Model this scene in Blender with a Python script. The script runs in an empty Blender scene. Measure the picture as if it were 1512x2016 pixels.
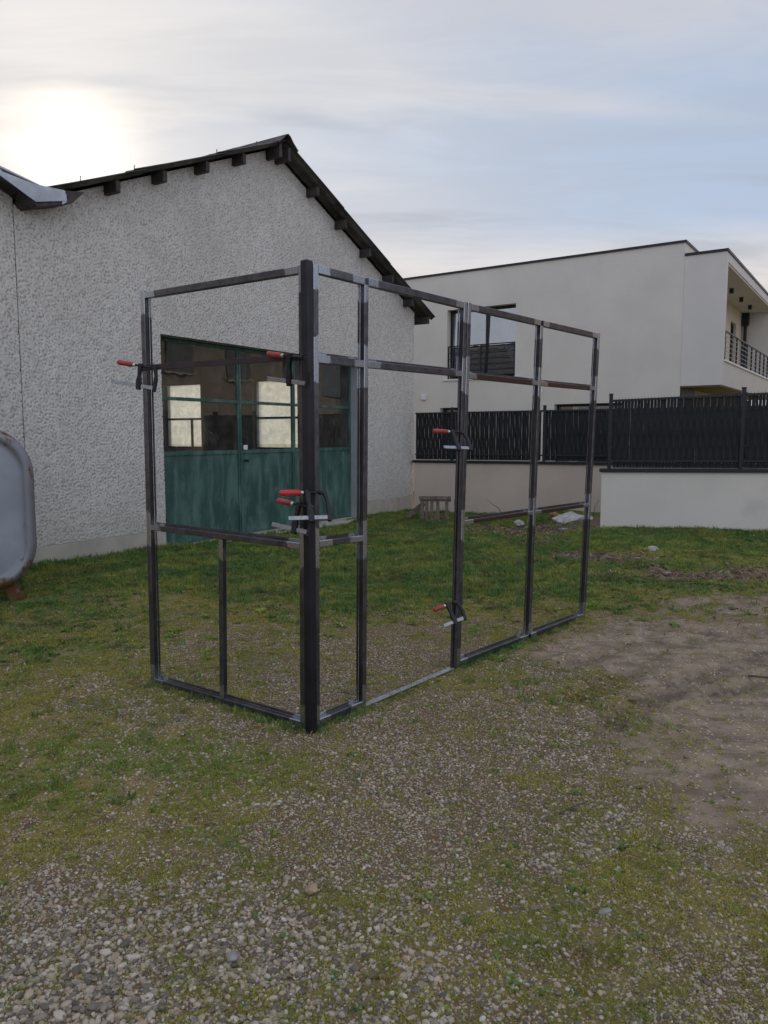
import bpy, bmesh, math, random
import numpy as np
from mathutils import Vector, Matrix
R = math.radians
random.seed(7)
rng = np.random.default_rng(11)
SC = bpy.context.scene
COL = SC.collection

# ------------------------------------------------------------------ camera, world, sun, exposure
cam = bpy.data.cameras.new('camera')
cam.sensor_fit = 'VERTICAL'; cam.sensor_height = 36; cam.sensor_width = 27
cam.lens = 1480 / 2016 * 36
cam.clip_start = 0.05; cam.clip_end = 2000
co = bpy.data.objects.new('camera', cam); COL.objects.link(co)
co.location = (0, 0, 1.55); co.rotation_euler = (R(90 - 5.902), 0, 0)
SC.camera = co
SC.view_settings.view_transform = 'Standard'; SC.view_settings.look = 'None'
SC.view_settings.gamma = 1; SC.view_settings.use_curve_mapping = False
SC.view_settings.exposure = 1.2
SC.render.resolution_x = 768; SC.render.resolution_y = 1024
SC.cycles.max_bounces = 6

SUN = Vector((-0.352, 0.882, 0.315)).normalized()
W = bpy.data.worlds.new('World'); SC.world = W; W.use_nodes = True
nt = W.node_tree; nt.nodes.clear()


class NG:
    """small helper that writes node graphs"""
    def __init__(s, tree): s.t = tree
    def n(s, typ, **kw):
        nd = s.t.nodes.new(typ)
        for k, v in kw.items(): setattr(nd, k, v)
        return nd
    def put(s, sock, v):
        if v is None: return
        if isinstance(v, bpy.types.NodeSocket): s.t.links.new(v, sock)
        elif isinstance(v, (tuple, list)) and len(v) == 3 and sock.type == 'RGBA': sock.default_value = (*v, 1)
        else: sock.default_value = v
    def math(s, op, a, b=None, c=None, clamp=False):
        nd = s.n('ShaderNodeMath', operation=op, use_clamp=clamp)
        for i, v in enumerate((a, b, c)): s.put(nd.inputs[i], v)
        return nd.outputs[0]
    def vmath(s, op, a, b=None, scale=None):
        nd = s.n('ShaderNodeVectorMath', operation=op)
        s.put(nd.inputs[0], a); s.put(nd.inputs[1], b)
        if scale is not None: s.put(nd.inputs['Scale'], scale)
        return nd.outputs['Value'] if op in ('DOT_PRODUCT', 'LENGTH') else nd.outputs[0]
    def noise(s, vec, scale, detail=4, rough=.55, dist=0, out='Fac'):
        nd = s.n('ShaderNodeTexNoise'); s.put(nd.inputs['Vector'], vec)
        nd.inputs['Scale'].default_value = scale; nd.inputs['Detail'].default_value = detail
        nd.inputs['Roughness'].default_value = rough; nd.inputs['Distortion'].default_value = dist
        return nd.outputs[out]
    def voro(s, vec, scale, feature='F1', out='Distance', rnd=1):
        nd = s.n('ShaderNodeTexVoronoi', feature=feature); s.put(nd.inputs['Vector'], vec)
        nd.inputs['Scale'].default_value = scale; nd.inputs['Randomness'].default_value = rnd
        return nd.outputs[out]
    def ramp(s, f, lo, hi, a=0., b=1.):
        nd = s.n('ShaderNodeMapRange'); nd.interpolation_type = 'SMOOTHSTEP'
        s.put(nd.inputs[0], f); s.put(nd.inputs[1], lo); s.put(nd.inputs[2], hi); s.put(nd.inputs[3], a); s.put(nd.inputs[4], b)
        return nd.outputs[0]
    def mix(s, f, a, b, mode='MIX'):
        nd = s.n('ShaderNodeMix', data_type='RGBA', blend_type=mode)
        s.put(nd.inputs[0], f); s.put(nd.inputs[6], a); s.put(nd.inputs[7], b)
        return nd.outputs[2]
    def mapping(s, vec, scale=(1, 1, 1), rot=(0, 0, 0), loc=(0, 0, 0)):
        nd = s.n('ShaderNodeMapping'); s.put(nd.inputs[0], vec)
        nd.inputs['Scale'].default_value = scale; nd.inputs['Rotation'].default_value = rot; nd.inputs['Location'].default_value = loc
        return nd.outputs[0]
    def colramp(s, f, stops):
        nd = s.n('ShaderNodeValToRGB'); s.put(nd.inputs[0], f)
        cr = nd.color_ramp
        while len(cr.elements) < len(stops): cr.elements.new(.5)
        for e, (p, c) in zip(cr.elements, stops): e.position = p; e.color = (*c, 1)
        return nd.outputs[0]
    def attr(s, name, typ='GEOMETRY'):
        nd = s.n('ShaderNodeAttribute', attribute_name=name, attribute_type=typ); return nd
    def bump(s, h, strength, dist, normal=None):
        nd = s.n('ShaderNodeBump'); s.put(nd.inputs['Height'], h)
        nd.inputs['Strength'].default_value = strength; nd.inputs['Distance'].default_value = dist
        if normal is not None: s.put(nd.inputs['Normal'], normal)
        return nd.outputs[0]


g = NG(nt)
dirv = g.vmath('NORMALIZE', g.n('ShaderNodeTexCoord').outputs['Generated'])
sep = g.n('ShaderNodeSeparateXYZ'); g.put(sep.inputs[0], dirv)
sky = g.n('ShaderNodeTexSky', sky_type='NISHITA')
sky.sun_disc = False; sky.sun_elevation = math.asin(SUN.z); sky.sun_rotation = math.atan2(SUN.x, SUN.y)
sky.dust_density = 2.0; sky.ozone_density = 1.5
zc = g.math('MAXIMUM', sep.outputs[2], 0.0)
den = g.math('ADD', zc, .12)
pl = g.vmath('SCALE', dirv, scale=g.math('DIVIDE', 1., den))
p2 = g.mapping(pl, scale=(.55, 1.0, .0), rot=(0, 0, R(24)), loc=(1.3, .4, 0))
n1 = g.noise(p2, .75, 6, .5, .6)
n2 = g.noise(g.mapping(pl, scale=(.3, 1.2, 0), rot=(0, 0, R(-14)), loc=(4.0, 2.2, 0)), 1.0, 4, .5, .5)
cl = g.ramp(g.math('ADD', g.math('MULTIPLY', n1, .6), g.math('MULTIPLY', n2, .4)), .40, .55)
n3 = g.noise(g.mapping(pl, scale=(.5, 1.6, 0), rot=(0, 0, R(30)), loc=(2, 9, 0)), 2.2, 7, .6, .8)
cl = g.math('MULTIPLY', cl, g.ramp(n3, .30, .55, .72, 1.))
bz = g.math('ADD', sep.outputs[2], g.math('MULTIPLY', g.math('SUBTRACT', n2, .5), .16))
bz = g.math('MULTIPLY', g.ramp(bz, .225, .265), g.ramp(bz, .36, .30))
cl = g.math('MULTIPLY', cl, g.math('SUBTRACT', 1., g.math('MULTIPLY', bz, g.ramp(sep.outputs[0], -.10, .22, 0, .85))))
dots = g.vmath('DOT_PRODUCT', dirv, tuple(SUN))
dpos = g.math('MAXIMUM', dots, 0.0)
near = g.math('POWER', dpos, 5.0)
away = g.ramp(dots, .55, -.35)      # 1 in the half of the sky turned from the sun
lowf = g.ramp(sep.outputs[2], .27, .15)
blue = g.mix(near, (1.9, 2.35, 3.1), (2.2, 2.4, 2.8))
cloud = g.mix(g.math('MULTIPLY', near, .8), (2.85, 2.85, 3.1), (3.1, 2.98, 2.9))
blue = g.mix(away, blue, (3.9, 4.2, 4.75))
c0 = g.mix(g.math('MULTIPLY', cl, g.ramp(away, 0, 1, 1., .45)), blue, cloud)
c0 = g.mix(.05, c0, g.vmath('MINIMUM', sky.outputs[0], (9., 9., 9.)))
warm = g.math('MULTIPLY', lowf, g.ramp(n2, .38, .58, .25, 1.))
c0 = g.mix(g.math('MULTIPLY', warm, g.ramp(away, 0, 1, .75, .0)), c0, (3.7, 3.4, 3.15))
# thin dark streaks of cloud
st = g.noise(g.mapping(pl, scale=(.35, 1.7, 0), rot=(0, 0, R(10)), loc=(.7, 5.2, 0)), 1.3, 5, .55, .3)
c0 = g.mix(g.ramp(n3, .40, .62, .22, 0), c0, (1.9, 2.0, 2.3))
c0 = g.mix(g.ramp(st, .52, .66, 0, .5), c0, (1.75, 1.85, 2.15))
gl1 = g.math('MULTIPLY', g.math('POWER', dpos, 650.), 3.0)
gl2 = g.math('MULTIPLY', g.math('POWER', dpos, 100.), .75)
gl3 = g.math('MULTIPLY', g.math('POWER', dpos, 22.), .45)
brk = g.ramp(st, .45, .72, 1.0, .55)
glow = g.vmath('SCALE', (1.0, .84, .60), scale=g.math('MULTIPLY', g.math('ADD', g.math('ADD', gl1, gl2), gl3), brk))
c1 = g.vmath('ADD', c0, glow)
bg = g.n('ShaderNodeBackground'); g.put(bg.inputs[0], c1); bg.inputs[1].default_value = .1
out = g.n('ShaderNodeOutputWorld'); nt.links.new(bg.outputs[0], out.inputs[0])

sl = bpy.data.lights.new('sun', 'SUN'); sl.energy = 1.5; sl.angle = R(14); sl.color = (1, .86, .70)
so = bpy.data.objects.new('sun', sl); COL.objects.link(so)
so.rotation_euler = (-SUN).to_track_quat('-Z', 'Y').to_euler()


# ------------------------------------------------------------------ materials
def mat(name):
    m = bpy.data.materials.new(name); m.use_nodes = True
    m.node_tree.nodes.clear(); gg = NG(m.node_tree)
    b = gg.n('ShaderNodeBsdfPrincipled'); o = gg.n('ShaderNodeOutputMaterial')
    m.node_tree.links.new(b.outputs[0], o.inputs[0])
    return m, gg, b, o


def simple(name, col, rough=.6, metal=0., var=.15, scale=6., bump=0., bscale=60., spec=.5, wear=None):
    m, gg, b, o = mat(name)
    pos = gg.n('ShaderNodeTexCoord').outputs['Object']
    n = gg.noise(pos, scale, 5, .6)
    c = gg.mix(gg.ramp(n, .3, .7), tuple(x * (1 - var) for x in col), tuple(min(1, x * (1 + var)) for x in col))
    if wear:
        c = gg.mix(gg.ramp(gg.noise(pos, wear[1], 8, .65), wear[2], wear[2] + .12), c, wear[0])
    gg.put(b.inputs['Base Color'], c)
    gg.put(b.inputs['Roughness'], gg.ramp(gg.noise(pos, scale * 2.3, 4), .3, .7, rough * .85, min(1, rough * 1.15)))
    b.inputs['Metallic'].default_value = metal
    b.inputs['Specular IOR Level'].default_value = spec
    if bump: gg.put(b.inputs['Normal'], gg.bump(gg.noise(pos, bscale, 4, .6), .6, bump))
    return m


M = {}
def steel(name='raw_steel', tone=None):
    m, gg, b, o = mat(name)
    pos = gg.n('ShaderNodeTexCoord').outputs['Object']
    j = gg.attr('joint').outputs['Fac']
    nz = gg.noise(pos, 8, 3, .5)
    fine = gg.noise(gg.mapping(pos, scale=(1, 1, .15)), 160, 3, .6)
    f = gg.math('ADD', j, gg.math('MULTIPLY', gg.math('SUBTRACT', nz, .5), .13))
    mask = gg.ramp(f, .115, .103)
    pt = gg.ramp(gg.noise(gg.mapping(pos, loc=(3, 1, 8)), 1.7, 4, .5),   .70, .72, 0, .5)
    mask = gg.math('MAXIMUM', mask, pt)
    scalec = gg.mix(gg.ramp(gg.noise(pos, 14, 5, .6), .35, .65), (.085, .083, .097), (.140, .136, .155))
    scalec = gg.mix(gg.ramp(gg.noise(gg.mapping(pos, loc=(9, 2, 2)), 2.2, 3), .60, .68, 0, .35), scalec, (.085, .055, .058))
    if tone: scalec = gg.mix(.85, scalec, tone)
    shine = gg.mix(fine, (.32, .34, .39), (.50, .53, .60))
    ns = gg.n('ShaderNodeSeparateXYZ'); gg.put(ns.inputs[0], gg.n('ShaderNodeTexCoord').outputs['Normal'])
    dk = gg.ramp(gg.math('MAXIMUM', gg.math('ABSOLUTE', ns.outputs[0]), gg.math('MULTIPLY', ns.outputs[2], -1.)), .75, .9)  # sides and undersides darkened by face direction: shade put into the colour
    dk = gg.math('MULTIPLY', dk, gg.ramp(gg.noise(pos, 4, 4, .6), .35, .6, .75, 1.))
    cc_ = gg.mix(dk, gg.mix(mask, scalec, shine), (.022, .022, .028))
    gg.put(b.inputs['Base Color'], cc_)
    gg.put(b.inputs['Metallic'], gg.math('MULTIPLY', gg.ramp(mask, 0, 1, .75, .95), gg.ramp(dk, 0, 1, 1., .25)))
    gg.put(b.inputs['Roughness'], gg.math('ADD', gg.ramp(mask, 0, 1, .30, .26), gg.math('MULTIPLY', gg.math('SUBTRACT', fine, .5), .16)))
    gg.put(b.inputs['Normal'], gg.bump(fine, .25, .0006))
    return m
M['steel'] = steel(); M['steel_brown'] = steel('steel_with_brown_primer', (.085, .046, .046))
M['black_steel'] = simple('black_steel', (.026, .026, .034), .38, .5, .3, 5, .0004, 300)
M['brown_steel'] = simple('primed_flat_steel', (.05, .036, .042), .45, .4, .25, 4, .0004, 200)
M['zinc'] = simple('zinc', (.42, .44, .50), .45, .7, .18, 3, .001, 20)
M['zinc_bar'] = simple('clamp_bar_steel', (.36, .37, .40), .42, .8, .2, 30, .0006, 200, wear=((.12, .11, .11), 60, .6))
M['cast'] = simple('black_cast_iron', (.018, .018, .022), .45, .3, .3, 40, .0008, 220)
M['redwood'] = simple('red_lacquered_wood', (.33, .032, .036), .36, 0, .25, 18, .0004, 150, wear=((.16, .05, .05), 22, .56))
M['redclean'] = simple('bright_red_lacquer', (.50, .032, .036), .28, 0, .1, 18)
M['ferrule'] = simple('ferrule', (.62, .6, .55), .35, .8)
M['plinth'] = simple('concrete_plinth', (.44, .405, .365), .85, 0, .12, 2.5, .003, 30, wear=((.22, .20, .17), 4, .60))
M['reveal'] = simple('painted_reveal', (.34, .35, .38), .8, 0, .1, 3, .002, 40)
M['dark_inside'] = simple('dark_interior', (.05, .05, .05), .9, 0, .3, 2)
M['asbestos'] = simple('fibre_cement', (.085, .08, .082), .8, 0, .35, 5, .004, 40, wear=((.17, .17, .14), 7, .60))
M['roofwood'] = simple('old_purlin_wood', (.05, .043, .043), .8, 0, .35, 9, .003, 40)
M['render'] = simple('fine_white_render', (.68, .64, .60), .9, 0, .05, .8, .0015, 160, wear=((.62, .59, .56), .7, .60))
M['render_blue'] = simple('fine_white_render_block', (.67, .64, .62), .9, 0, .03, 1.2, .0015, 160)
M['loggia'] = simple('cream_render', (.62, .56, .48), .9, 0, .05, 1.5, .001, 120)
M['soffit'] = simple('timber_soffit', (.33, .22, .16), .7, 0, .2, 4)
M['anthracite'] = simple('anthracite_aluminium', (.014, .016, .022), .45, .2, .15, 8, .0003, 200)
M['slat'] = simple('dark_grey_slat', (.013, .013, .017), .55, 0, .25, 3, .0003, 200, spec=.3)
M['beige'] = simple('beige_render', (.58, .49, .425), .9, 0, .08, .8, .0015, 160)
M['plastic_white'] = simple('white_plastic', (.75, .77, .8), .5, 0, .05)
M['wood'] = simple('grey_weathered_wood', (.17, .135, .115), .85, 0, .35, 12, .002, 80)
M['stone'] = simple('pale_rubble', (.42, .41, .40), .85, 0, .25, 14, .004, 60)
M['cobble'] = simple('grey_cobble', (.27, .26, .24), .8, 0, .25, 30, .002, 90)
M['brick'] = simple('brick_red', (.34, .15, .09), .85, 0, .25, 14, .004, 60)
M['ochre'] = simple('ochre_render', (.30, .245, .20), .9, 0, .12, 2)
M['shutter'] = simple('grey_shutter', (.10, .11, .13), .7, 0, .1, 4)
M['rooftile'] = simple('roof_tiles', (.16, .09, .06), .85, 0, .4, 6, .01, 20)
M['bark'] = simple('twig_bark', (.09, .07, .055), .9, 0, .3, 20)


def roughcast():
    m, gg, b, o = mat('roughcast_render')
    pos = gg.n('ShaderNodeTexCoord').outputs['Object']
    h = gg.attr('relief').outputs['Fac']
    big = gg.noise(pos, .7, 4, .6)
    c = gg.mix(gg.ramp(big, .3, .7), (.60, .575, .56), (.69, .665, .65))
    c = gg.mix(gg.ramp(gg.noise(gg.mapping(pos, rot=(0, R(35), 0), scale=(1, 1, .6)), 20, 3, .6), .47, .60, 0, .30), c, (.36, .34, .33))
    # darker tone in the hollows of the relief, and rain streaks below the roof
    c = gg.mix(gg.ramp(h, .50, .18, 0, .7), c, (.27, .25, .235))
    strk = gg.noise(gg.mapping(pos, scale=(1, 1, .12)), 2.6, 5, .6)
    c = gg.mix(gg.ramp(strk, .55, .78, 0, .28), c, (.42, .41, .40))
    sp = gg.n('ShaderNodeSeparateXYZ'); gg.put(sp.inputs[0], pos)
    spl = gg.math('ADD', sp.outputs[2], gg.math('MULTIPLY', gg.math('SUBTRACT', gg.noise(pos, 3.5, 5, .6), .5), .9))
    c = gg.mix(gg.ramp(spl, .75, .2, 0, .35), c, (.40, .37, .31))
    c = gg.mix(gg.ramp(gg.noise(gg.mapping(pos, loc=(3, 3, 3)), 1.1, 6, .65), .52, .70, 0, .30), c, (.47, .45, .43))
    gg.put(b.inputs['Base Color'], c); b.inputs['Roughness'].default_value = .95
    gg.put(b.inputs['Normal'], gg.bump(gg.noise(pos, 85, 4, .6), .8, .004))
    return m
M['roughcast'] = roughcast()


def green_paint():
    m, gg, b, o = mat('worn_green_paint')
    pos = gg.n('ShaderNodeTexCoord').outputs['Object']
    n1 = gg.noise(gg.mapping(pos, scale=(1.6, 1, .45)), 2.6, 7, .62, .8)
    n2 = gg.noise(gg.mapping(pos, scale=(1, 1, .35), loc=(5, 2, 1)), 7, 6, .65, .5)
    c = gg.mix(gg.ramp(n1, .40, .66), (.030, .085, .076), (.085, .175, .150))
    c = gg.mix(gg.ramp(n2, .52, .66, 0, .7), c, (.11, .20, .17))
    c = gg.mix(gg.ramp(n2, .40, .28, 0, .6), c, (.012, .04, .045))
    gg.put(b.inputs['Base Color'], c)
    gg.put(b.inputs['Roughness'], gg.ramp(n2, .3, .7, .4, .65))
    gg.put(b.inputs['Normal'], gg.bump(n2, .3, .004))
    return m
M['green'] = green_paint()


def glass(name, tint=(.96, .98, .97), rough=.0, dirt=.06, base=.0):
    m, gg, b, o = mat(name)
    m.node_tree.nodes.remove(b)
    pos = gg.n('ShaderNodeTexCoord').outputs['Object']
    tr = gg.n('ShaderNodeBsdfTransparent'); gg.put(tr.inputs[0], tint)
    gs = gg.n('ShaderNodeBsdfGlossy'); gs.inputs['Roughness'].default_value = rough
    gs.inputs[0].default_value = (1, 1, 1, 1)
    df = gg.n('ShaderNodeBsdfDiffuse'); gg.put(df.inputs[0], (.35, .34, .32))
    wob = gg.bump(gg.noise(pos, 1.6, 2), .2, .012)
    gg.put(gs.inputs['Normal'], wob)
    gm = gg.n('ShaderNodeNewGeometry')
    cosi = gg.math('ABSOLUTE', gg.vmath('DOT_PRODUCT', gm.outputs['Incoming'], gm.outputs['Normal']))
    fr = gg.math('MULTIPLY_ADD', gg.math('POWER', gg.math('SUBTRACT', 1., cosi), 5.), .95, .045)
    fac = gg.math('ADD', fr, base, clamp=True)
    mx = gg.n('ShaderNodeMixShader'); gg.put(mx.inputs[0], fac)
    m.node_tree.links.new(tr.outputs[0], mx.inputs[1]); m.node_tree.links.new(gs.outputs[0], mx.inputs[2])
    mx2 = gg.n('ShaderNodeMixShader'); gg.put(mx2.inputs[0], gg.ramp(gg.noise(pos, 3, 7, .7), .4, .8, dirt * .4, dirt * 2.2))
    m.node_tree.links.new(mx.outputs[0], mx2.inputs[1]); m.node_tree.links.new(df.outputs[0], mx2.inputs[2])
    m.node_tree.links.new(mx2.outputs[0], o.inputs[0])
    return m
M['glass'] = glass('dusty_workshop_glass')
M['house_glass'] = glass('house_glass', (.6, .62, .65), 0, .01, .26)


def frosted():
    m, gg, b, o = mat('frosted_back_window')
    m.node_tree.nodes.remove(b)
    pos = gg.n('ShaderNodeTexCoord').outputs['Object']
    c = gg.mix(gg.ramp(gg.noise(pos, 4, 7, .7, 1), .35, .7), (.60, .585, .51), (.84, .83, .76))
    t = gg.n('ShaderNodeBsdfTranslucent'); gg.put(t.inputs[0], c)
    t2 = gg.n('ShaderNodeBsdfTransparent'); gg.put(t2.inputs[0], c)
    mx = gg.n('ShaderNodeMixShader'); mx.inputs[0].default_value = .5
    m.node_tree.links.new(t.outputs[0], mx.inputs[1]); m.node_tree.links.new(t2.outputs[0], mx.inputs[2])
    m.node_tree.links.new(mx.outputs[0], o.inputs[0])
    return m
M['frosted'] = frosted()


def curtain():
    m, gg, b, o = mat('sheer_curtain')
    gg.put(b.inputs['Base Color'], (.8, .82, .88)); b.inputs['Roughness'].default_value = .9
    b.inputs['Emission Strength'].default_value = 0
    return m
M['curtain'] = curtain()


def tankmat():
    m, gg, b, o = mat('rusty_galvanised_tank')
    pos = gg.n('ShaderNodeTexCoord').outputs['Object']
    n = gg.noise(pos, 1.5, 5, .6)
    c = gg.mix(gg.ramp(n, .3, .7), (.27, .30, .36), (.36, .39, .45))
    sp = gg.n('ShaderNodeSeparateXYZ'); gg.put(sp.inputs[0], pos)
    low = gg.ramp(sp.outputs[2], .75, .15)
    edge = gg.attr('edge').outputs['Fac']
    rn = gg.noise(gg.mapping(pos, scale=(1, 1, .45)), 6.5, 8, .7)
    rr = gg.math('ADD', rn, gg.math('ADD', gg.math('MULTIPLY', low, .14), gg.math('MULTIPLY', edge, .13)))
    rust = gg.ramp(rr, .66, .74)
    rc = gg.mix(gg.noise(pos, 30, 5, .7), (.05, .025, .015), (.20, .085, .03))
    c = gg.mix(gg.math('MULTIPLY', edge, .65), c, (.13, .115, .11))
    c = gg.mix(rust, c, rc)
    gg.put(b.inputs['Base Color'], c)
    gg.put(b.inputs['Roughness'], gg.ramp(rust, 0, 1, .48, .9))
    gg.put(b.inputs['Metallic'], gg.ramp(rust, 0, 1, .3, 0))
    gg.put(b.inputs['Normal'], gg.bump(rn, .3, .01))
    return m
M['tank'] = tankmat()


# ------------------------------------------------------------------ mesh helpers
def tag(o, label=None, cat=None, group=None, kind=None):
    if label: o['label'] = label
    if cat: o['category'] = cat
    if group: o['group'] = group
    if kind: o['kind'] = kind
    return o


def root(name, loc, rz, label, cat, group=None):
    o = bpy.data.objects.new(name, None); COL.objects.link(o)
    o.empty_display_size = .2
    o.location = loc; o.rotation_euler = (0, 0, rz)
    return tag(o, label, cat, group)


class MB:
    def __init__(s): s.v = []; s.f = []
    def add(s, vs, fs):
        k = len(s.v); s.v += [tuple(map(float, p)) for p in vs]; s.f += [tuple(i + k for i in f) for f in fs]; return s
    def hexa(s, p):   # 8 points: bottom 4 ccw, top 4 ccw
        return s.add(p, [(3, 2, 1, 0), (4, 5, 6, 7), (0, 1, 5, 4), (1, 2, 6, 5), (2, 3, 7, 6), (3, 0, 4, 7)])
    def box(s, x0, x1, y0, y1, z0, z1):
        x0, x1 = sorted((x0, x1)); y0, y1 = sorted((y0, y1)); z0, z1 = sorted((z0, z1))
        return s.hexa([(x0, y0, z0), (x1, y0, z0), (x1, y1, z0), (x0, y1, z0), (x0, y0, z1), (x1, y0, z1), (x1, y1, z1), (x0, y1, z1)])
    def tube(s, pts, rad, n=8, cap=True):
        pts = [Vector(p) for p in pts]
        if not isinstance(rad, (list, tuple)): rad = [rad] * len(pts)
        rings = []
        for i, p in enumerate(pts):
            d = (pts[min(i + 1, len(pts) - 1)] - pts[max(i - 1, 0)]).normalized()
            a = d.orthogonal().normalized() if i == 0 else (a - d * a.dot(d)).normalized()
            bb = d.cross(a)
            rings.append([p + (a * math.cos(2 * math.pi * k / n) + bb * math.sin(2 * math.pi * k / n)) * rad[i] for k in range(n)])
        vs = [q for r_ in rings for q in r_]
        fs = [(i * n + k, i * n + (k + 1) % n, (i + 1) * n + (k + 1) % n, (i + 1) * n + k) for i in range(len(pts) - 1) for k in range(n)]
        if cap: fs += [tuple(reversed(range(n))), tuple(range((len(pts) - 1) * n, len(pts) * n))]
        return s.add(vs, fs)
    def prism(s, poly, y0, y1):   # poly in x,z, extruded along y
        n = len(poly)
        vs = [(x, y0, z) for x, z in poly] + [(x, y1, z) for x, z in poly]
        return s.add(vs, [tuple(range(n)), tuple(reversed(range(n, 2 * n)))] + [(i, i + n, (i + 1) % n + n, (i + 1) % n) for i in range(n)])
    def build(s, name, m, parent=None, bevel=0, smooth=False, seg=1):
        me = bpy.data.meshes.new(name); me.from_pydata(s.v, [], s.f)
        bm = bmesh.new(); bm.from_mesh(me)
        bmesh.ops.recalc_face_normals(bm, faces=bm.faces)
        if bevel:
            bmesh.ops.bevel(bm, geom=[e for e in bm.edges if e.is_manifold and e.calc_face_angle(0) > .6], offset=bevel, segments=seg, affect='EDGES', profile=.6)
        bm.to_mesh(me); bm.free()
        if smooth: me.polygons.foreach_set('use_smooth', [True] * len(me.polygons))
        me.materials.append(m)
        o = bpy.data.objects.new(name, me); COL.objects.link(o)
        if parent is not None: o.parent = parent
        return o


def link_copy(src, name, parent, loc=None, rot=None):
    c = src.copy(); c.name = name; COL.objects.link(c); c.parent = parent
    if loc is not None: c.location = loc
    if rot is not None: c.rotation_euler = rot
    return c


def np_mesh(name, V, F, m, parent=None, attrs=None, smooth=True):
    me = bpy.data.meshes.new(name)
    me.vertices.add(len(V)); me.vertices.foreach_set('co', V.astype(np.float32).ravel())
    me.loops.add(F.size); me.loops.foreach_set('vertex_index', F.astype(np.int32).ravel())
    me.polygons.add(len(F)); me.polygons.foreach_set('loop_start', np.arange(0, F.size, F.shape[1], dtype=np.int32))
    me.update(calc_edges=True)
    for k, a in (attrs or {}).items():
        at = me.attributes.new(k, 'FLOAT', 'POINT'); at.data.foreach_set('value', a.astype(np.float32).ravel())
    if smooth: me.polygons.foreach_set('use_smooth', np.ones(len(F), dtype=bool))
    me.materials.append(m)
    o = bpy.data.objects.new(name, me); COL.objects.link(o)
    if parent is not None: o.parent = parent
    return o


# ------------------------------------------------------------------ numpy noise
def _h(ix, iy, seed):
    n = (ix.astype(np.int64) * 374761393 + iy.astype(np.int64) * 668265263 + seed * 974711) & 0xffffffff
    n = ((n ^ (n >> 13)) * 1274126177) & 0xffffffff
    return ((n ^ (n >> 16)) & 0xffffff) / float(0xffffff)
def vnoise(x, y, f, seed=0):
    x = x * f; y = y * f; ix = np.floor(x); iy = np.floor(y); fx = x - ix; fy = y - iy
    fx = fx * fx * (3 - 2 * fx); fy = fy * fy * (3 - 2 * fy)
    a = _h(ix, iy, seed); b = _h(ix + 1, iy, seed); c = _h(ix, iy + 1, seed); d = _h(ix + 1, iy + 1, seed)
    return (a * (1 - fx) + b * fx) * (1 - fy) + (c * (1 - fx) + d * fx) * fy
def fbm(x, y, f, seed=0, oc=4, g_=.5):
    s = 0; a = 1; t = 0
    for k in range(oc): s = s + a * vnoise(x + 13.7 * k, y - 7.1 * k, f * 2 ** k, seed + k); t += a; a *= g_
    return s / t
def sst(x, a, b):
    t = np.clip((x - a) / (b - a), 0, 1); return t * t * (3 - 2 * t)
def ell(x, y, cx, cy, rx, ry, ang=0):
    c, s = math.cos(ang), math.sin(ang); dx = x - cx; dy = y - cy
    u = (dx * c + dy * s) / rx; v = (-dx * s + dy * c) / ry
    return np.exp(-(u * u + v * v))


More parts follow.
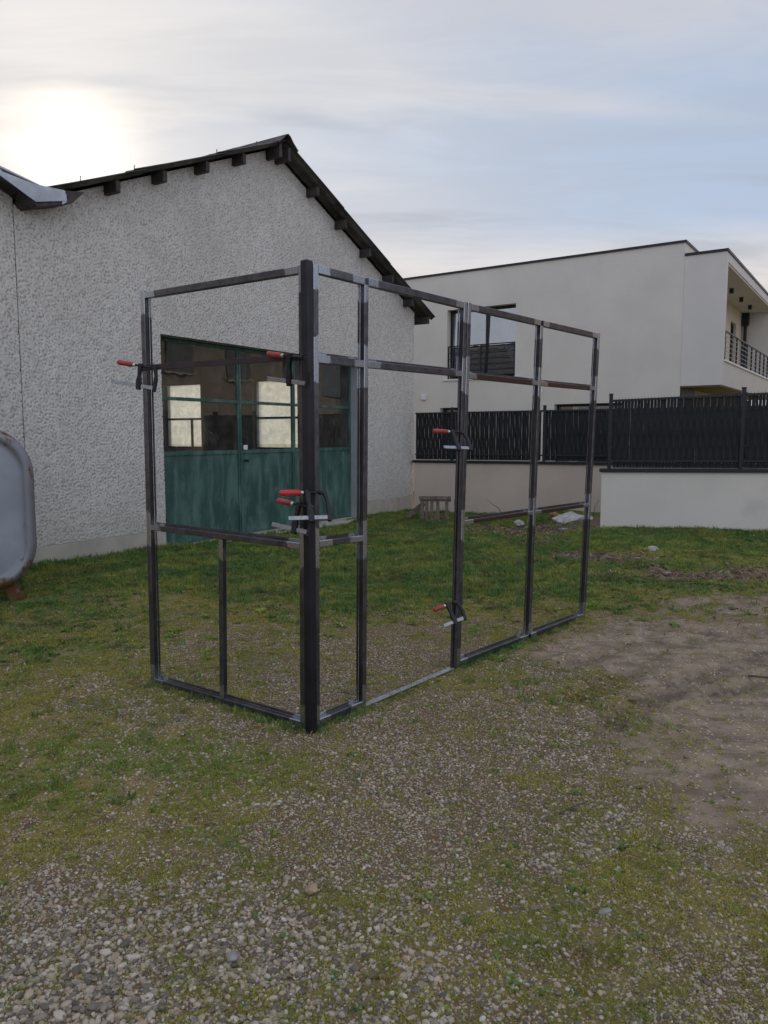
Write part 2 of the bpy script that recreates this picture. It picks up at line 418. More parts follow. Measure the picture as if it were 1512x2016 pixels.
# ------------------------------------------------------------------ ground fields (metres, world)
def fields(x, y):
    wx = x + (fbm(x, y, 1.1, 50, 3) - .5) * .7; wy = y + (fbm(x, y, 1.1, 60, 3) - .5) * .7
    n1 = fbm(x, y, .9, 1, 4); n2 = fbm(x, y, 2.6, 7, 4); n3 = fbm(x, y, 7., 17, 3)
    # gravel value
    gv = .60 + (n1 - .5) * .7 + (n2 - .5) * 1.3 + (n3 - .5) * 1.2
    for cx, cy, rx, ry, am in ((-.75, 2.05, .7, .33, .75), (-.15, 2.2, .35, .3, .5), (-.35, 2.75, .6, .35, .6), (.05, 3.3, .8, .6, .4), (.5, 2.7, .45, .45, .35), (.4, 3.6, .8, .6, .3), (-.5, 4.6, .8, .45, .4), (.1, 5.0, .9, .6, .3),
                               (-1.45, 3.35, 1.0, .55, -1.25), (-.7, 3.3, .45, .2, -.5), (1.2, 2.15, .18, .35, -.8), (.85, 2.35, .15, .2, -.6), (.3, 1.85, .3, .15, -.7), (.75, 3.25, .3, .18, -.5), (-.28, 2.4, .22, .1, -.7), (-2.2, 5.0, 1.6, .9, -.6),
                               (1.2, 4.2, .5, .35, -.45), (-1.1, 2.65, .3, .12, -.5), (-.02, 2.05, .09, .16, -.6), (.25, 2.45, .3, .12, -.4)):
        gv = gv + (.6 if am > 0 else .85) * am * ell(wx, wy, cx, cy, rx, ry)
    gv = gv - .50 * sst(wy, 5.6, 7.4)
    dirt = -.35 + 1.3 * ell(wx, wy, 3.0, 5.2, 1.7, 1.1, .25) + .75 * ell(wx, wy, 1.75, 5.5, .75, .45, .5) + .9 * ell(wx, wy, 2.2, 4.1, .8, .8) + .75 * ell(wx, wy, 1.85, 3.5, .5, .6) + .6 * ell(wx, wy, 1.5, 2.9, .35, .5) \
        + .75 * ell(wx, wy, 3.8, 6.8, 1.7, .38) + (n2 - .5) * .6 + (n1 - .5) * .4 + 1.2 * sst(x, 5.0, 7.5) * sst(-y, -8.0, -6.0)
    dirt = sst(dirt + (fbm(x, y, 12., 23, 3) - .5) * .45, -.05, .55)
    lit = -.22 + 1.0 * ell(wx, wy, 2.7, 9.6, .9, .5, -.3) + .9 * ell(wx, wy, 3.6, 8.3, 1.4, .4, 0) + 1.3 * ell(wx, wy, 3.2, 12.9, 1.1, .8) + .8 * ell(wx, wy, 1.9, 13.2, .5, .9) + 1.0 * ell(wx, wy, 5.0, 8.0, 1.0, .5) + .6 * ell(wx, wy, 2.2, 11.4, .5, .8) + (n2 - .5) * .9
    lit = sst(lit, .05, .4)
    gr = sst(wy + (n1 - .5) * 2.4 - .35 * np.maximum(-x - 1.4, 0), 6.2, 8.2) + .5 * sst(-x, 1.8, 3.2) * sst(y, 4.2, 5.5)
    gr = np.clip(gr, 0, 1) * (1 - .55 * sst(x, 1.2, 3) * (1 - sst(y, 9.8, 10.8)))
    gravel = sst(gv + (fbm(x, y, 22., 19, 3) - .5) * .7, .12, .92) * (1 - .85 * dirt) * (1 - sst(gr, .2, .8))
    gr = gr * (1 - .9 * dirt) * (1 - .85 * lit)
    moss = (1 - .9 * gravel) * (1 - .93 * dirt) * (1 - .8 * lit) * (1 - .35 * gr)
    return gravel, moss, gr, dirt, lit


# ruts in the mud: polylines in metres
RUTS = [[(1.5, 5.9), (2.3, 5.9), (3.2, 5.6), (4.2, 5.0)], [(1.2, 3.9), (1.8, 4.5), (2.7, 5.2), (3.6, 5.7)], [(1.15, 4.3), (1.9, 5.15), (2.7, 5.75), (3.9, 6.3)], [(1.25, 4.95), (1.75, 5.35), (2.05, 5.5)], [(2.0, 4.4), (2.9, 4.95), (4.2, 5.5)], [(1.3, 6.5), (2.6, 6.75), (4.5, 6.95)]]
def rut(x, y):
    best = np.full(x.shape, 9.); t_ = np.zeros(x.shape)
    for pl_ in RUTS:
        acc = 0
        for (ax, ay), (bx, by) in zip(pl_, pl_[1:]):
            L = math.hypot(bx - ax, by - ay); ux, uy = (bx - ax) / L, (by - ay) / L
            t = np.clip((x - ax) * ux + (y - ay) * uy, 0, L)
            d = np.hypot(x - ax - ux * t, y - ay - uy * t)
            m_ = d < best; best = np.where(m_, d, best); t_ = np.where(m_, t + acc, t_); acc += L
    return best, t_


def height(x, y, gravel, moss, gr, dirt):
    z = -.004 + 0 * x
    z = z - .15 * sst(y - .25 * x, 8.5, 14.5) * (1 - sst(x, 2.6, 3.6))
    z = z + .05 * ell(x, y, .4, 14.6, .9, .8)
    far = sst(np.hypot(x - .2, y - 4.6), 2.0, 4.5)
    z = z + (fbm(x, y, .8, 31, 3) - .5) * .07 * far + (fbm(x, y, 3., 37, 3) - .5) * (.018 + .05 * gr)
    d, t = rut(x, y)
    w = sst(-d, -.14, -.03) * sst(fbm(x, y, 1.5, 71, 3), .35, .55)
    z = z - w * (.034 + .016 * np.sin(t * 2 * math.pi / .07)) + .016 * np.exp(-((d - .16) / .05) ** 2) * (.3 + fbm(x, y, 9, 77, 2))
    z = z + (fbm(x, y, 12., 41, 3) - .5) * .016 + moss * (fbm(x, y, 16., 43, 2) - .4) * .012
    return z


def axis_pts(lo, hi, c, fine, growth):
    def side(L):
        out_, p, s = [], 0., fine
        while p < L: out_.append(p); p += s; s = fine + growth * max(0, p)
        out_.append(L); return out_
    a = side(c - lo); b = side(hi - c)
    return np.array([c - q for q in reversed(a[1:])] + [c + q for q in b])
gx = axis_pts(-60, 70, 0.2, .021, .010)
gy = axis_pts(-40, 130, 2.2, .020, .0075)
GX, GY = np.meshgrid(gx, gy)
fx_, fy_ = GX.ravel(), GY.ravel()
G = fields(fx_, fy_)
GZ = height(fx_, fy_, G[0], G[1], G[2], G[3])
nx, ny = len(gx), len(gy)
idx = np.arange(nx * ny).reshape(ny, nx)
F4 = np.stack([idx[:-1, :-1], idx[:-1, 1:], idx[1:, 1:], idx[1:, :-1]], -1).reshape(-1, 4)


def ground_mat():
    m, gg, b, o = mat('yard_ground')
    geo = gg.n('ShaderNodeNewGeometry').outputs['Position']
    pos = gg.mapping(geo, scale=(1, 1, .0))
    gravel = gg.attr('gravel').outputs['Fac']; moss = gg.attr('moss').outputs['Fac']
    gr = gg.attr('grass').outputs['Fac']; dirt = gg.attr('dirt').outputs['Fac']; lit = gg.attr('litter').outputs['Fac']
    big = gg.noise(pos, .9, 5, .6); mid = gg.noise(pos, 6, 5, .6); fine = gg.noise(pos, 60, 4, .65)
    soil = gg.mix(fine, (0.104, 0.066, 0.035), (0.233, 0.152, 0.083))
    vc = gg.n('ShaderNodeTexVoronoi'); gg.put(vc.inputs['Vector'], pos); vc.inputs['Scale'].default_value = 78
    vs = gg.n('ShaderNodeSeparateColor'); gg.put(vs.inputs[0], vc.outputs['Color'])
    stone = gg.mix(vs.outputs[0], (0.168, 0.137, 0.098), (0.673, 0.551, 0.406))
    stone = gg.mix(gg.math('MULTIPLY', vs.outputs[1], .4), stone, (0.448, 0.287, 0.148))
    smask = gg.math('MULTIPLY', gg.ramp(vc.outputs['Distance'], .55, .35), gg.ramp(vs.outputs[2], .30, .45))
    c_gr = gg.mix(smask, soil, stone)
    c_moss = gg.mix(gg.ramp(big, .38, .62), (0.224, 0.200, 0.050), (0.329, 0.240, 0.065))
    c_moss = gg.mix(gg.ramp(mid, .50, .68, 0, .85), c_moss, (0.163, 0.086, 0.039))
    c_moss = gg.mix(gg.math('MULTIPLY', fine, .6), c_moss, (0.077, 0.062, 0.030))
    c_moss = gg.mix(gg.math('MULTIPLY', smask, gg.ramp(mid, .35, .6, 0, .6)), c_moss, stone)
    c_grass = gg.mix(gg.ramp(mid, .35, .65), (0.084, 0.126, 0.033), (0.181, 0.185, 0.047))
    c_grass = gg.mix(gg.ramp(gg.noise(pos, 2.3, 6, .7), .52, .60, 0, .8), c_grass, (0.096, 0.084, 0.045))
    c_grass = gg.mix(gg.math('MULTIPLY', fine, .5), c_grass, (0.035, 0.044, 0.018))
    c_dirt = gg.mix(gg.ramp(mid, .3, .7), (0.255, 0.185, 0.137), (0.377, 0.287, 0.211))
    c_dirt = gg.mix(gg.ramp(gg.noise(gg.mapping(pos, rot=(0, 0, R(-32)), scale=(.35, 1, 1)), 9, 7, .7), .48, .62, 0, .55), c_dirt, (0.113, 0.084, 0.061))
    c_dirt = gg.mix(gg.math('MULTIPLY', smask, gg.ramp(vs.outputs[2], .955, .97)), c_dirt, (0.639, 0.532, 0.408))
    c_lit = gg.mix(gg.ramp(gg.noise(pos, 34, 5, .7), .35, .65), (0.073, 0.046, 0.036), (0.268, 0.180, 0.142))
    c = gg.mix(gravel, soil, c_gr)
    c = gg.mix(moss, c, c_moss)
    c = gg.mix(gr, c, c_grass)
    c = gg.mix(dirt, c, c_dirt)
    c = gg.mix(lit, c, c_lit)
    d_, t_ = None, None
    wet = gg.attr('wet').outputs['Fac']
    c = gg.mix(gg.math('MULTIPLY', wet, .45), c, (.04, .034, .03))
    gg.put(b.inputs['Base Color'], c)
    b.inputs['Roughness'].default_value = .92; b.inputs['Specular IOR Level'].default_value = .25
    hh = gg.math('ADD', gg.math('MULTIPLY', gg.math('MULTIPLY', smask, gravel), .6), gg.math('ADD', gg.math('MULTIPLY', fine, .8), mid))
    gg.put(b.inputs['Normal'], gg.bump(hh, .9, .012))
    return m
M['ground'] = ground_mat()
rd, rt = rut(fx_, fy_)
wet = sst(-rd, -.12, -.02) * sst(fbm(fx_, fy_, 14, 91, 4), .35, .6) * (.3 + .7 * G[3])  # darker tone along the rut lines, broken up by noise
ground = np_mesh('ground', np.stack([fx_, fy_, GZ], 1), F4, M['ground'], attrs=dict(gravel=G[0], moss=G[1], grass=G[2], dirt=G[3], litter=G[4], wet=wet))
tag(ground, 'yard of gravel, moss, rough grass and bare mud', None, kind='structure')


# ------------------------------------------------------------------ workshop
WROT = math.atan2(.85, .527)
wk = root('workshop', (.652, 16.745, 0), WROT, 'roughcast gabled workshop with wide green steel and glass doors', 'workshop')
DL, DR, DT = -7.16, -2.16, 2.94         # door opening
APX, APZ, SLP, SLL = -4.71, 6.20, .418, .44
def roofz(u): return np.where(u > APX, APZ - SLP * (u - APX), APZ - SLL * (APX - u))


def relief_tex(N=1024, cell=.0115):
    """band-passed random field, strokes that hang obliquely like thrown render"""
    w = rng.standard_normal((N, N)); Fw = np.fft.fft2(w)
    k = np.fft.fftfreq(N, cell); KX, KY = np.meshgrid(k, k)
    a = R(38); A = KX * math.cos(a) + KY * math.sin(a); B = -KX * math.sin(a) + KY * math.cos(a)
    rr = np.sqrt((A / 46.) ** 2 + (B / 31.) ** 2)
    band = np.exp(-((rr - .62) / .33) ** 2)
    n = np.real(np.fft.ifft2(Fw * band)); n /= n.std()
    m = np.real(np.fft.ifft2(np.fft.fft2(rng.standard_normal((N, N))) * np.exp(-((np.hypot(KX, KY) - 6) / 4) ** 2))); m /= m.std()
    h = 1 / (1 + np.exp(-1.9 * (n + .25 * m + .25)))
    return h
REL = relief_tex()


def relief_wall(name, u0, u1, z0, ztop, hole, parent, cell=.0115, amp=.0095):
    us = np.arange(u0, u1 + cell * .5, cell); us[-1] = u1
    nz = int((max(ztop(us)) - z0) / cell) + 2
    zs = z0 + np.arange(nz) * cell
    U, Z = np.meshgrid(us, zs); top = ztop(U); Zc = np.minimum(Z, top)
    if hole:
        hl, hr, hz = hole   # snap grid lines to the opening
        U = np.where(np.abs(U - hl) < cell * .5, hl, U); U = np.where(np.abs(U - hr) < cell * .5, hr, U)
        Zc = np.where(np.abs(Zc - hz) < cell * .5, hz, Zc)
    iu = (np.round((U - u0) / cell).astype(int)) % 1024; iz = (np.round((Zc - z0) / cell).astype(int)) % 1024
    H = REL[iz, iu]
    V = np.stack([U, -.004 - amp * H, Zc], -1).reshape(-1, 3)
    ii = np.arange(U.size).reshape(U.shape)
    F = np.stack([ii[:-1, :-1], ii[:-1, 1:], ii[1:, 1:], ii[1:, :-1]], -1).reshape(-1, 4)
    cz = Zc[:-1, :-1].ravel(); ctop = Zc[1:, :-1].ravel(); cu = (U[:-1, :-1] + U[:-1, 1:]).ravel() / 2
    keep = ctop > cz + 1e-5
    if hole:
        mz = (cz + ctop) / 2; keep &= ~((cu > hl) & (cu < hr) & (mz < hz))
    F = F[keep]
    used = np.unique(F); mp = np.zeros(len(V), int); mp[used] = np.arange(len(used))
    return np_mesh(name, V[used], mp[F], M['roughcast'], parent, dict(relief=H.ravel()[used]))


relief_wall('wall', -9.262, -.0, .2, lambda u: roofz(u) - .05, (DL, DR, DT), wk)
# masonry body behind the render
TH = .25
body = MB()
def gable(u):
    return float(roofz(np.array(u))) - .06
body.prism([(-9.262, -.5), (DL, -.5), (DL, gable(DL)), (-9.262, gable(-9.262))], .0, TH)
body.prism([(DR, -.5), (-.001, -.5), (-.001, gable(-.001)), (DR, gable(DR))], .0, TH)
body.prism([(DL, DT), (DR, DT), (DR, gable(DR)), (APX, gable(APX)), (DL, gable(DL))], .0, TH)
body.build('wall_core', M['reveal'], wk)
LEN = 8.0
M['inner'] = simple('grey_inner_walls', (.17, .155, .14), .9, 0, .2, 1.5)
bk = MB(); bk.prism([(-9.05, -.5), (-.25, -.5), (-.25, gable(-.25) - .05), (APX, gable(APX) - .05), (-9.05, gable(-9.05) - .05)], LEN - .2, LEN)
bk.build('back_wall', M['inner'], wk)
# right side wall: piers around two tall frosted windows
sw = MB()
ztop = gable(-.25) - .02
WY = [(3.05, 4.47), (6.25, 7.65)]; WZ = (1.18, 2.90)
sw.box(-.25, -.001, TH, WY[0][0], -.5, ztop); sw.box(-.25, -.001, WY[0][1], WY[1][0], -.5, ztop); sw.box(-.25, -.001, WY[1][1], LEN, -.5, ztop)
for y0, y1 in WY:
    sw.box(-.25, -.001, y0, y1, -.5, WZ[0]); sw.box(-.25, -.001, y0, y1, WZ[1], ztop)
sw.build('side_wall', M['inner'], wk)
MB().box(-9.262, -9.05, TH, LEN, -.5, gable(-9.262) - .02).build('side_wall', M['inner'], wk)
for y0, y1 in WY:
    f = MB()
    for (a, b_) in ((y0, y0 + .05), (y1 - .05, y1)): f.box(-.17, -.11, a, b_, *WZ)
    for z in (WZ[0], 1.93, WZ[1] - .05): f.box(-.165, -.115, y0 + .05, y1 - .05, z, z + .05)
    if y0 > 5: f.box(-.165, -.115, y0 + .42, y0 + .47, WZ[0] + .05, 1.93)
    w_ = f.build('window', M['black_steel'], wk)
    MB().add([(-.14, y0 + .03, WZ[0] + .03), (-.14, y1 - .03, WZ[0] + .03), (-.14, y1 - .03, WZ[1] - .03), (-.14, y0 + .03, WZ[1] - .03)], [(0, 1, 2, 3)]).build('pane', M['frosted'], w_)
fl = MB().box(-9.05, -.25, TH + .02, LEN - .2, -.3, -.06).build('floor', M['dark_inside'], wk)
# plinth
for a, b_ in ((-9.262, DL), (DR, 0)): MB().box(a, b_, -.012, .0, -.6, .195).build('plinth', M['plinth'], wk, bevel=.003)
MB().box(DL + .005, DR - .005, -.16, .28, -.4, -.095).build('sill', M['plinth'], wk, bevel=.008)
# roof sheets: corrugated fibre cement, rows that overlap down each slope
def corr(ua, ub, lift, y0=-.33, y1=LEN + .3, side=1, zf=roofz):
    per, amp = .177, .026
    ys = np.arange(y0, y1, per / 8); us = np.linspace(ua, ub, 4)
    U, Y = np.meshgrid(us, ys)
    jag = .012 * np.sin(Y * 5.3) * (U == ub)
    t = (U - ua) / (ub - ua)
    Z = zf(U) + amp * np.sin(2 * math.pi * Y / per) + lift * t + .012
    top = np.stack([U + jag, Y, Z], -1).reshape(-1, 3); bot = top - np.array([0, 0, .009])
    n = len(ys); k = 4; ii = np.arange(n * k).reshape(n, k)
    Ft = np.stack([ii[:-1, :-1], ii[1:, :-1], ii[1:, 1:], ii[:-1, 1:]], -1).reshape(-1, 4)
    N = n * k; rim = []
    for line in (ii[0], ii[-1], ii[:, 0], ii[:, -1]):
        rim.append(np.stack([line[:-1], line[1:], line[1:] + N, line[:-1] + N], -1))
    return np.vstack([top, bot]), np.vstack([Ft, Ft[:, ::-1] + N] + rim)
for ua, ub in ((APX + .02, -3.1), (-3.25, -1.5), (-1.65, .40)):
    V, F = corr(ua, ub, .022); np_mesh('roof_sheet', V, F, M['asbestos'], wk)
for ua, ub in ((APX - .02, -6.25), (-6.1, -7.75), (-7.6, -9.12)):
    V, F = corr(ua, ub, .022); np_mesh('roof_sheet', V, F, M['asbestos'], wk)
for u_ in (-7.98, -7.20, -6.41, -5.62, -3.78, -2.94, -2.12, -1.29, -.46, .22):
    z = float(roofz(np.array(u_))) - .035
    ln = -.29 - .02 * random.random()
    MB().box(u_ - .036, u_ + .036, ln + .05, TH + .3, z - .145, z).build('purlin', M['roofwood'], wk, bevel=.004)
for u_ in (APX - .12, APX + .10):
    MB().box(u_ - .035, u_ + .035, -.30, TH + .3, APZ - .26, APZ - .055).build('purlin', M['roofwood'], wk, bevel=.004)
for k, y in enumerate(np.arange(-.36, LEN, 1.1)):
    r_ = MB(); pr = [(-.26, -.125), (-.13, -.035), (-.06, .035), (0, .062), (.06, .035), (.13, -.035), (.26, -.125)]
    poly = [(APX + a, APZ + .06 + b_) for a, b_ in pr] + [(APX + a * .94, APZ + .045 + b_) for a, b_ in reversed(pr)]
    r_.prism(poly, y, y + 1.14)
    o_ = r_.build('ridge_tile', M['asbestos'], wk); o_.location.z = .004 * (k % 2)
for u_ in (-8.5, -7.68, -6.17, -5.3, -3.2, -1.58):
    z = float(roofz(np.array(u_)))
    MB().tube([(u_, -.2, z + .02), (u_, -.2, z + .10), (u_ + .012, -.2, z + .115)], .006, 5).build('roof_hook', M['asbestos'], wk)
# zinc valley flashing that joins the two gables
val = MB()
zp_ = [(-9.66, 4.42), (-9.58, 4.36), (-9.13, 4.33), (-8.99, 4.345), (-8.82, 4.36), (-8.80, 4.255), (-9.20, 4.145), (-9.62, 4.32)]
val.prism(zp_, -.345, -.335)
val.prism([(-9.66, 4.43), (-9.13, 4.345), (-8.99, 4.355), (-8.82, 4.37), (-8.82, 4.36), (-9.0, 4.345), (-9.13, 4.33), (-9.66, 4.41)], -.335, 1.2)
val.build('valley_flashing', M['zinc'], wk)
MB().prism([(-8.86, 4.20), (-8.80, 4.24), (-8.80, 4.33), (-8.86, 4.33)], -.338, .0).build('flashing_end', M['zinc'], wk)
sf = MB(); sf.prism([(-9.24, 4.14), (-9.17, 4.10), (-8.72, 4.25), (-8.55, 4.42), (-9.2, 4.30)], -.33, .0)
sf.build('soffit_board', M['roofwood'], wk)

# green door, set back in the opening
door = bpy.data.objects.new('sliding_door', None); COL.objects.link(door); door.parent = wk; door.location = (0, .20, 0)
fr_ = MB(); y0, y1 = 0., .045
MULL = [(-7.16, -7.11), (-5.405, -5.365), (-5.355, -5.315), (-4.0, -3.965), (-3.955, -3.92), (-2.21, -2.163)]
for a, b_ in MULL: fr_.box(a, b_, y0, y1, -.09, 2.935)
bays = [(-7.11, -5.405), (-5.315, -4.0), (-3.92, -2.21)]
for a, b_ in bays:
    fr_.box(a, b_, y0 + .004, y1 - .004, 2.885, 2.932)
    fr_.box(a, b_, y0 + .004, y1 - .004, 2.045, 2.095)
    fr_.box(a, b_, y0 + .004, y1 - .004, 1.235, 1.295)
    fr_.box(a, b_, y0 + .004, y1 - .004, -.09, -.03)
fr_.build('frame', M['green'], door, bevel=.003)
for a, b_ in bays:
    MB().box(a, b_, .018, .026, -.03, 1.235).build('panel', M['green'], door)
    MB().box(a, b_, .020, .025, 1.295, 2.045).build('pane', M['glass'], door)
    MB().box(a, b_, .020, .025, 2.095, 2.885).build('pane', M['glass'], door)
MB().box(-5.275, -5.19, -.004, .017, 1.30, 1.375).build('notice', M['plastic_white'], door)
hd = MB(); hd.tube([(-5.245, .018, 1.12), (-5.245, -.045, 1.12)], [.014, .012], 8); hd.tube([(-5.245, -.045, 1.12), (-5.245, -.062, 1.12), (-5.245, -.07, 1.12)], [.03, .03, .015], 10)
hd.build('handle', M['cast'], door, smooth=True)

# adjoining workshop, only its edge is in view
aw = root('adjoining_workshop', (.652, 16.745, 0), WROT, 'neighbouring roughcast gable joined left of the workshop, mostly cut off', 'workshop')
def azf(u): return 4.28 + .42 * (-9.27 - u)
REL = np.roll(REL, (211, 337), (0, 1))
relief_wall('wall', -10.6, -9.272, .2, lambda u: azf(u) - .06, None, aw)
ab = MB(); ab.prism([(-13.5, -.5), (-9.27, -.5), (-9.27, 4.2), (-13.5, 5.9)], .0, TH); ab.prism([(-13.5, -.5), (-10.6, -.5), (-10.6, 4.75), (-13.5, 5.9)], -.012, -.001)
ab.build('wall_core', M['roughcast'], aw)
MB().box(-13.5, -9.27, -.018, .0, -.6, .192).build('plinth', M['plinth'], aw)
V, F = corr(-13.4, -9.62, -.02, zf=lambda u: azf(u) + .05); np_mesh('roof_sheet', V, F, M['asbestos'], aw)
for u_ in (-9.72, -10.5, -11.3):
    z = azf(u_) + .0
    MB().box(u_ - .04, u_ + .04, -.30, .3, z - .17, z).build('purlin', M['roofwood'], aw)

# ------------------------------------------------------------------ white modern house
HR = math.radians(-33.96)
hs = root('white_house', (7.157, 18.4, 0), HR, 'modern white rendered two-storey flat-roofed house with a cantilevered loggia behind the fence', 'house')
fw = MB(); FT = .30; XL = -10.5; TOP = 6.08
O = [(-6.44, -4.32, 3.13, 5.08), (-6.66, -5.85, 1.05, 2.315), (-3.17, -1.35, .2, 2.345)]
# front wall as strips around the openings
fw.box(XL, O[1][0], 0, FT, -.6, TOP); fw.box(O[1][0], O[0][0], 0, FT, -.6, O[1][2]); fw.box(O[1][0], O[0][0], 0, FT, O[1][3], TOP)
fw.box(O[0][0], O[1][1], 0, FT, -.6, O[1][2]); fw.box(O[0][0], O[1][1], 0, FT, O[1][3], O[0][2]); fw.box(O[0][0], O[1][1], 0, FT, O[0][3], TOP)
fw.box(O[1][1], O[0][1], 0, FT, -.6, O[0][2]); fw.box(O[1][1], O[0][1], 0, FT, O[0][3], TOP)
fw.box(O[0][1], O[2][0], 0, FT, -.6, TOP); fw.box(O[2][0], O[2][1], 0, FT, -.6, O[2][2]); fw.box(O[2][0], O[2][1], 0, FT, O[2][3], TOP)
fw.box(O[2][1], 0, 0, FT, -.6, TOP)
fw.build('front_wall', M['render'], hs)
sd = MB(); sd.box(-.3, 0, FT, 8.8, -.6, 3.0); sd.box(-.3, 0, FT, 8.8, 5.5, TOP); sd.box(-.3, 0, FT, 6.3, 3.0, 5.5); sd.box(-.3, 0, 6.3, 7.3, 5.03, 5.5); sd.box(-.3, 0, 7.3, 8.8, 3.0, 5.5)
sd.build('side_wall', M['loggia'], hs)
rest = MB(); rest.box(XL, XL + .3, FT, 8.8, -.6, TOP); rest.box(XL + .3, -.3, 8.5, 8.8, -.6, TOP)
rest.build('rear_wall', M['render'], hs)
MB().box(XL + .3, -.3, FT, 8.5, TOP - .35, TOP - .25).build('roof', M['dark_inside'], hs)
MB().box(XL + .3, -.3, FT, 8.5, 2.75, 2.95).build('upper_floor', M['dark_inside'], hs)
cp = MB(); cp.box(XL - .03, .03, -.035, FT + .02, TOP, TOP + .055); cp.box(-.28, .03, FT + .02, 8.83, TOP, TOP + .055)
cp.build('parapet_cap', M['anthracite'], hs)
# cantilevered block: front face, floor, roof, side beams
bl = MB(); BX = .93; BY = 8.4
bl.box(.003, BX, -.004, .2, 2.71, 5.76)              # front cheek
bl.box(.003, BX, .2, BY, 2.71, 3.0)                  # floor slab
bl.box(BX - .18, BX - .001, .2, BY, 3.0, 3.27)       # parapet below the rail
bl.box(.003, BX, .2, BY, 5.55, 5.76)                 # roof and lintel
bl.box(.003, BX, BY, BY + .2, 2.71, 5.76)            # far cheek
bl.build('loggia_block', M['render_blue'], hs)
MB().box(.01, BX - .02, .22, BY - .02, 5.50, 5.548).build('loggia_ceiling', M['loggia'], hs)
MB().box(.02, BX - .03, .05, BY + .1, 2.68, 2.708).build('timber_soffit', M['soffit'], hs)
MB().box(BX - .21, BX + .03, .2, BY, 3.272, 3.315).build('window_sill', M['plastic_white'], hs)
cb = MB(); cb.box(.0, BX + .03, -.035, .2, 5.763, 5.82); cb.box(BX - .2, BX + .03, .2, BY + .2, 5.763, 5.82); cb.build('parapet_cap', M['anthracite'], hs)
for y in (1.9, 3.45, 5.05, 6.65):
    MB().box(.42, .52, y - .05, y + .05, 5.37, 5.499).build('ceiling_spotlight', M['black_steel'], hs)
dp = MB(); dp.box(.02, .22, BY - .26, BY - .04, 5.1, 5.49); dp.tube([(.12, BY - .14, 5.1), (.12, BY - .14, 3.01)], .05, 10)
dp.build('downpipe', M['anthracite'], hs)
dd = MB(); dd.box(-.14, -.08, 6.3, 6.36, 3.0, 5.03); dd.box(-.14, -.08, 7.24, 7.3, 3.0, 5.03); dd.box(-.14, -.08, 6.36, 7.24, 4.97, 5.03)
d_ = dd.build('loggia_door', M['anthracite'], hs); MB().box(-.12, -.11, 6.36, 7.24, 3.0, 4.97).build('pane', M['house_glass'], d_)
rl = bpy.data.objects.new('railing', None); COL.objects.link(rl); rl.parent = hs
RX = BX - .06
MB().box(RX - .02, RX + .02, .2, BY, 4.0, 4.03).build('handrail', M['anthracite'], rl)
for y in np.arange(.55, BY, .82): MB().box(RX - .02, RX + .02, y - .02, y + .02, 3.315, 4.0).build('post', M['anthracite'], rl)
for z in (3.43, 3.54, 3.65, 3.77, 3.88): MB().tube([(RX + .03, .2, z), (RX + .03, BY, z)], .007, 5).build('rod', M['zinc_bar'], rl)
gd = MB(); gd.box(.004, .03, .06, 1.5, -.4, 2.67); gd.build('side_glazing', M['anthracite'], hs)
# big upper window
def house_window(x0, x1, z0, z1, mull, label=None):
    f = MB(); d0, d1 = .19, .25; t = .055
    f.box(x0, x0 + t, d0, d1, z0, z1); f.box(x1 - t, x1, d0, d1, z0, z1)
    for a, b_ in zip([x0 + t] + [m_ + .04 for m_ in mull], [m_ - .04 for m_ in mull] + [x1 - t]):
        f.box(a, b_, d0 + .003, d1 - .003, z0, z0 + t); f.box(a, b_, d0 + .003, d1 - .003, z1 - t, z1)
    for m_ in mull: f.box(m_ - .04, m_ + .04, d0, d1, z0, z1)
    w_ = f.build('window', M['anthracite'], hs)
    for a, b_ in zip([x0 + t] + [m_ + .04 for m_ in mull], [m_ - .04 for m_ in mull] + [x1 - t]):
        zc_ = (z0 + z1) / 2; hh_ = (z1 - z0) / 2 - t
        p_ = MB().box(a, b_, -.003, .003, -hh_ - .01, hh_ + .01).build('pane', M['house_glass'], w_); p_.location = (0, .222, zc_); p_.rotation_euler = (R(-2.7), 0, 0)
    return w_
w1 = house_window(*O[0][:2], *O[0][2:], [-5.27])
house_window(*O[1][:2], *O[1][2:], []); house_window(*O[2][:2], *O[2][2:], [-2.26])
MB().box(O[0][0] - .13, O[0][1] + .1, -.04, .19, 3.085, 3.128).build('window_sill', M['plastic_white'], hs)
# room behind the window with drawn-back curtains
rm = MB(); rm.box(-6.9, -3.9, 2.2, 2.3, 2.95, 5.7); rm.box(-6.9, -3.9, .35, 2.2, 5.5, 5.55)
rm.build('room_wall', M['inner'], hs)
def curtain_mesh(xt0, xt1, xb0, xb1, pinch):
    n, m_ = 60, 20; vs = []; fs = []
    for j in range(m_ + 1):
        t = j / m_; z = 5.02 - 1.62 * t
        s_ = t ** 2.2 * pinch
        for i in range(n + 1):
            a = i / n; x0_ = xt0 + (xb0 - xt0) * s_; x1_ = xt1 + (xb1 - xt1) * t ** 1.5
            x = x0_ + (x1_ - x0_) * a
            vs.append((x, .36 + .03 * math.sin(a * 40 + t * 2) + .012 * math.sin(a * 93), z - .25 * a * (1 - a) * t))
    for j in range(m_):
        for i in range(n): k = j * (n + 1) + i; fs.append((k, k + 1, k + n + 2, k + n + 1))
    return MB().add(vs, fs)
curtain_mesh(-4.98, -4.33, -4.45, -4.33, 1.).build('curtain', M['curtain'], w1, smooth=True)
curtain_mesh(-6.40, -5.95, -6.40, -6.2, 1.).build('curtain', M['curtain'], w1, smooth=True)
wr = bpy.data.objects.new('window_railing', None); COL.objects.link(wr); wr.parent = hs
for x in (-6.41, -5.38, -4.35): MB().box(x - .015, x + .015, .03, .06, 3.135, 4.065).build('post', M['anthracite'], wr)
MB().box(-6.41, -4.35, .062, .082, 4.04, 4.07).build('handrail', M['anthracite'], wr)
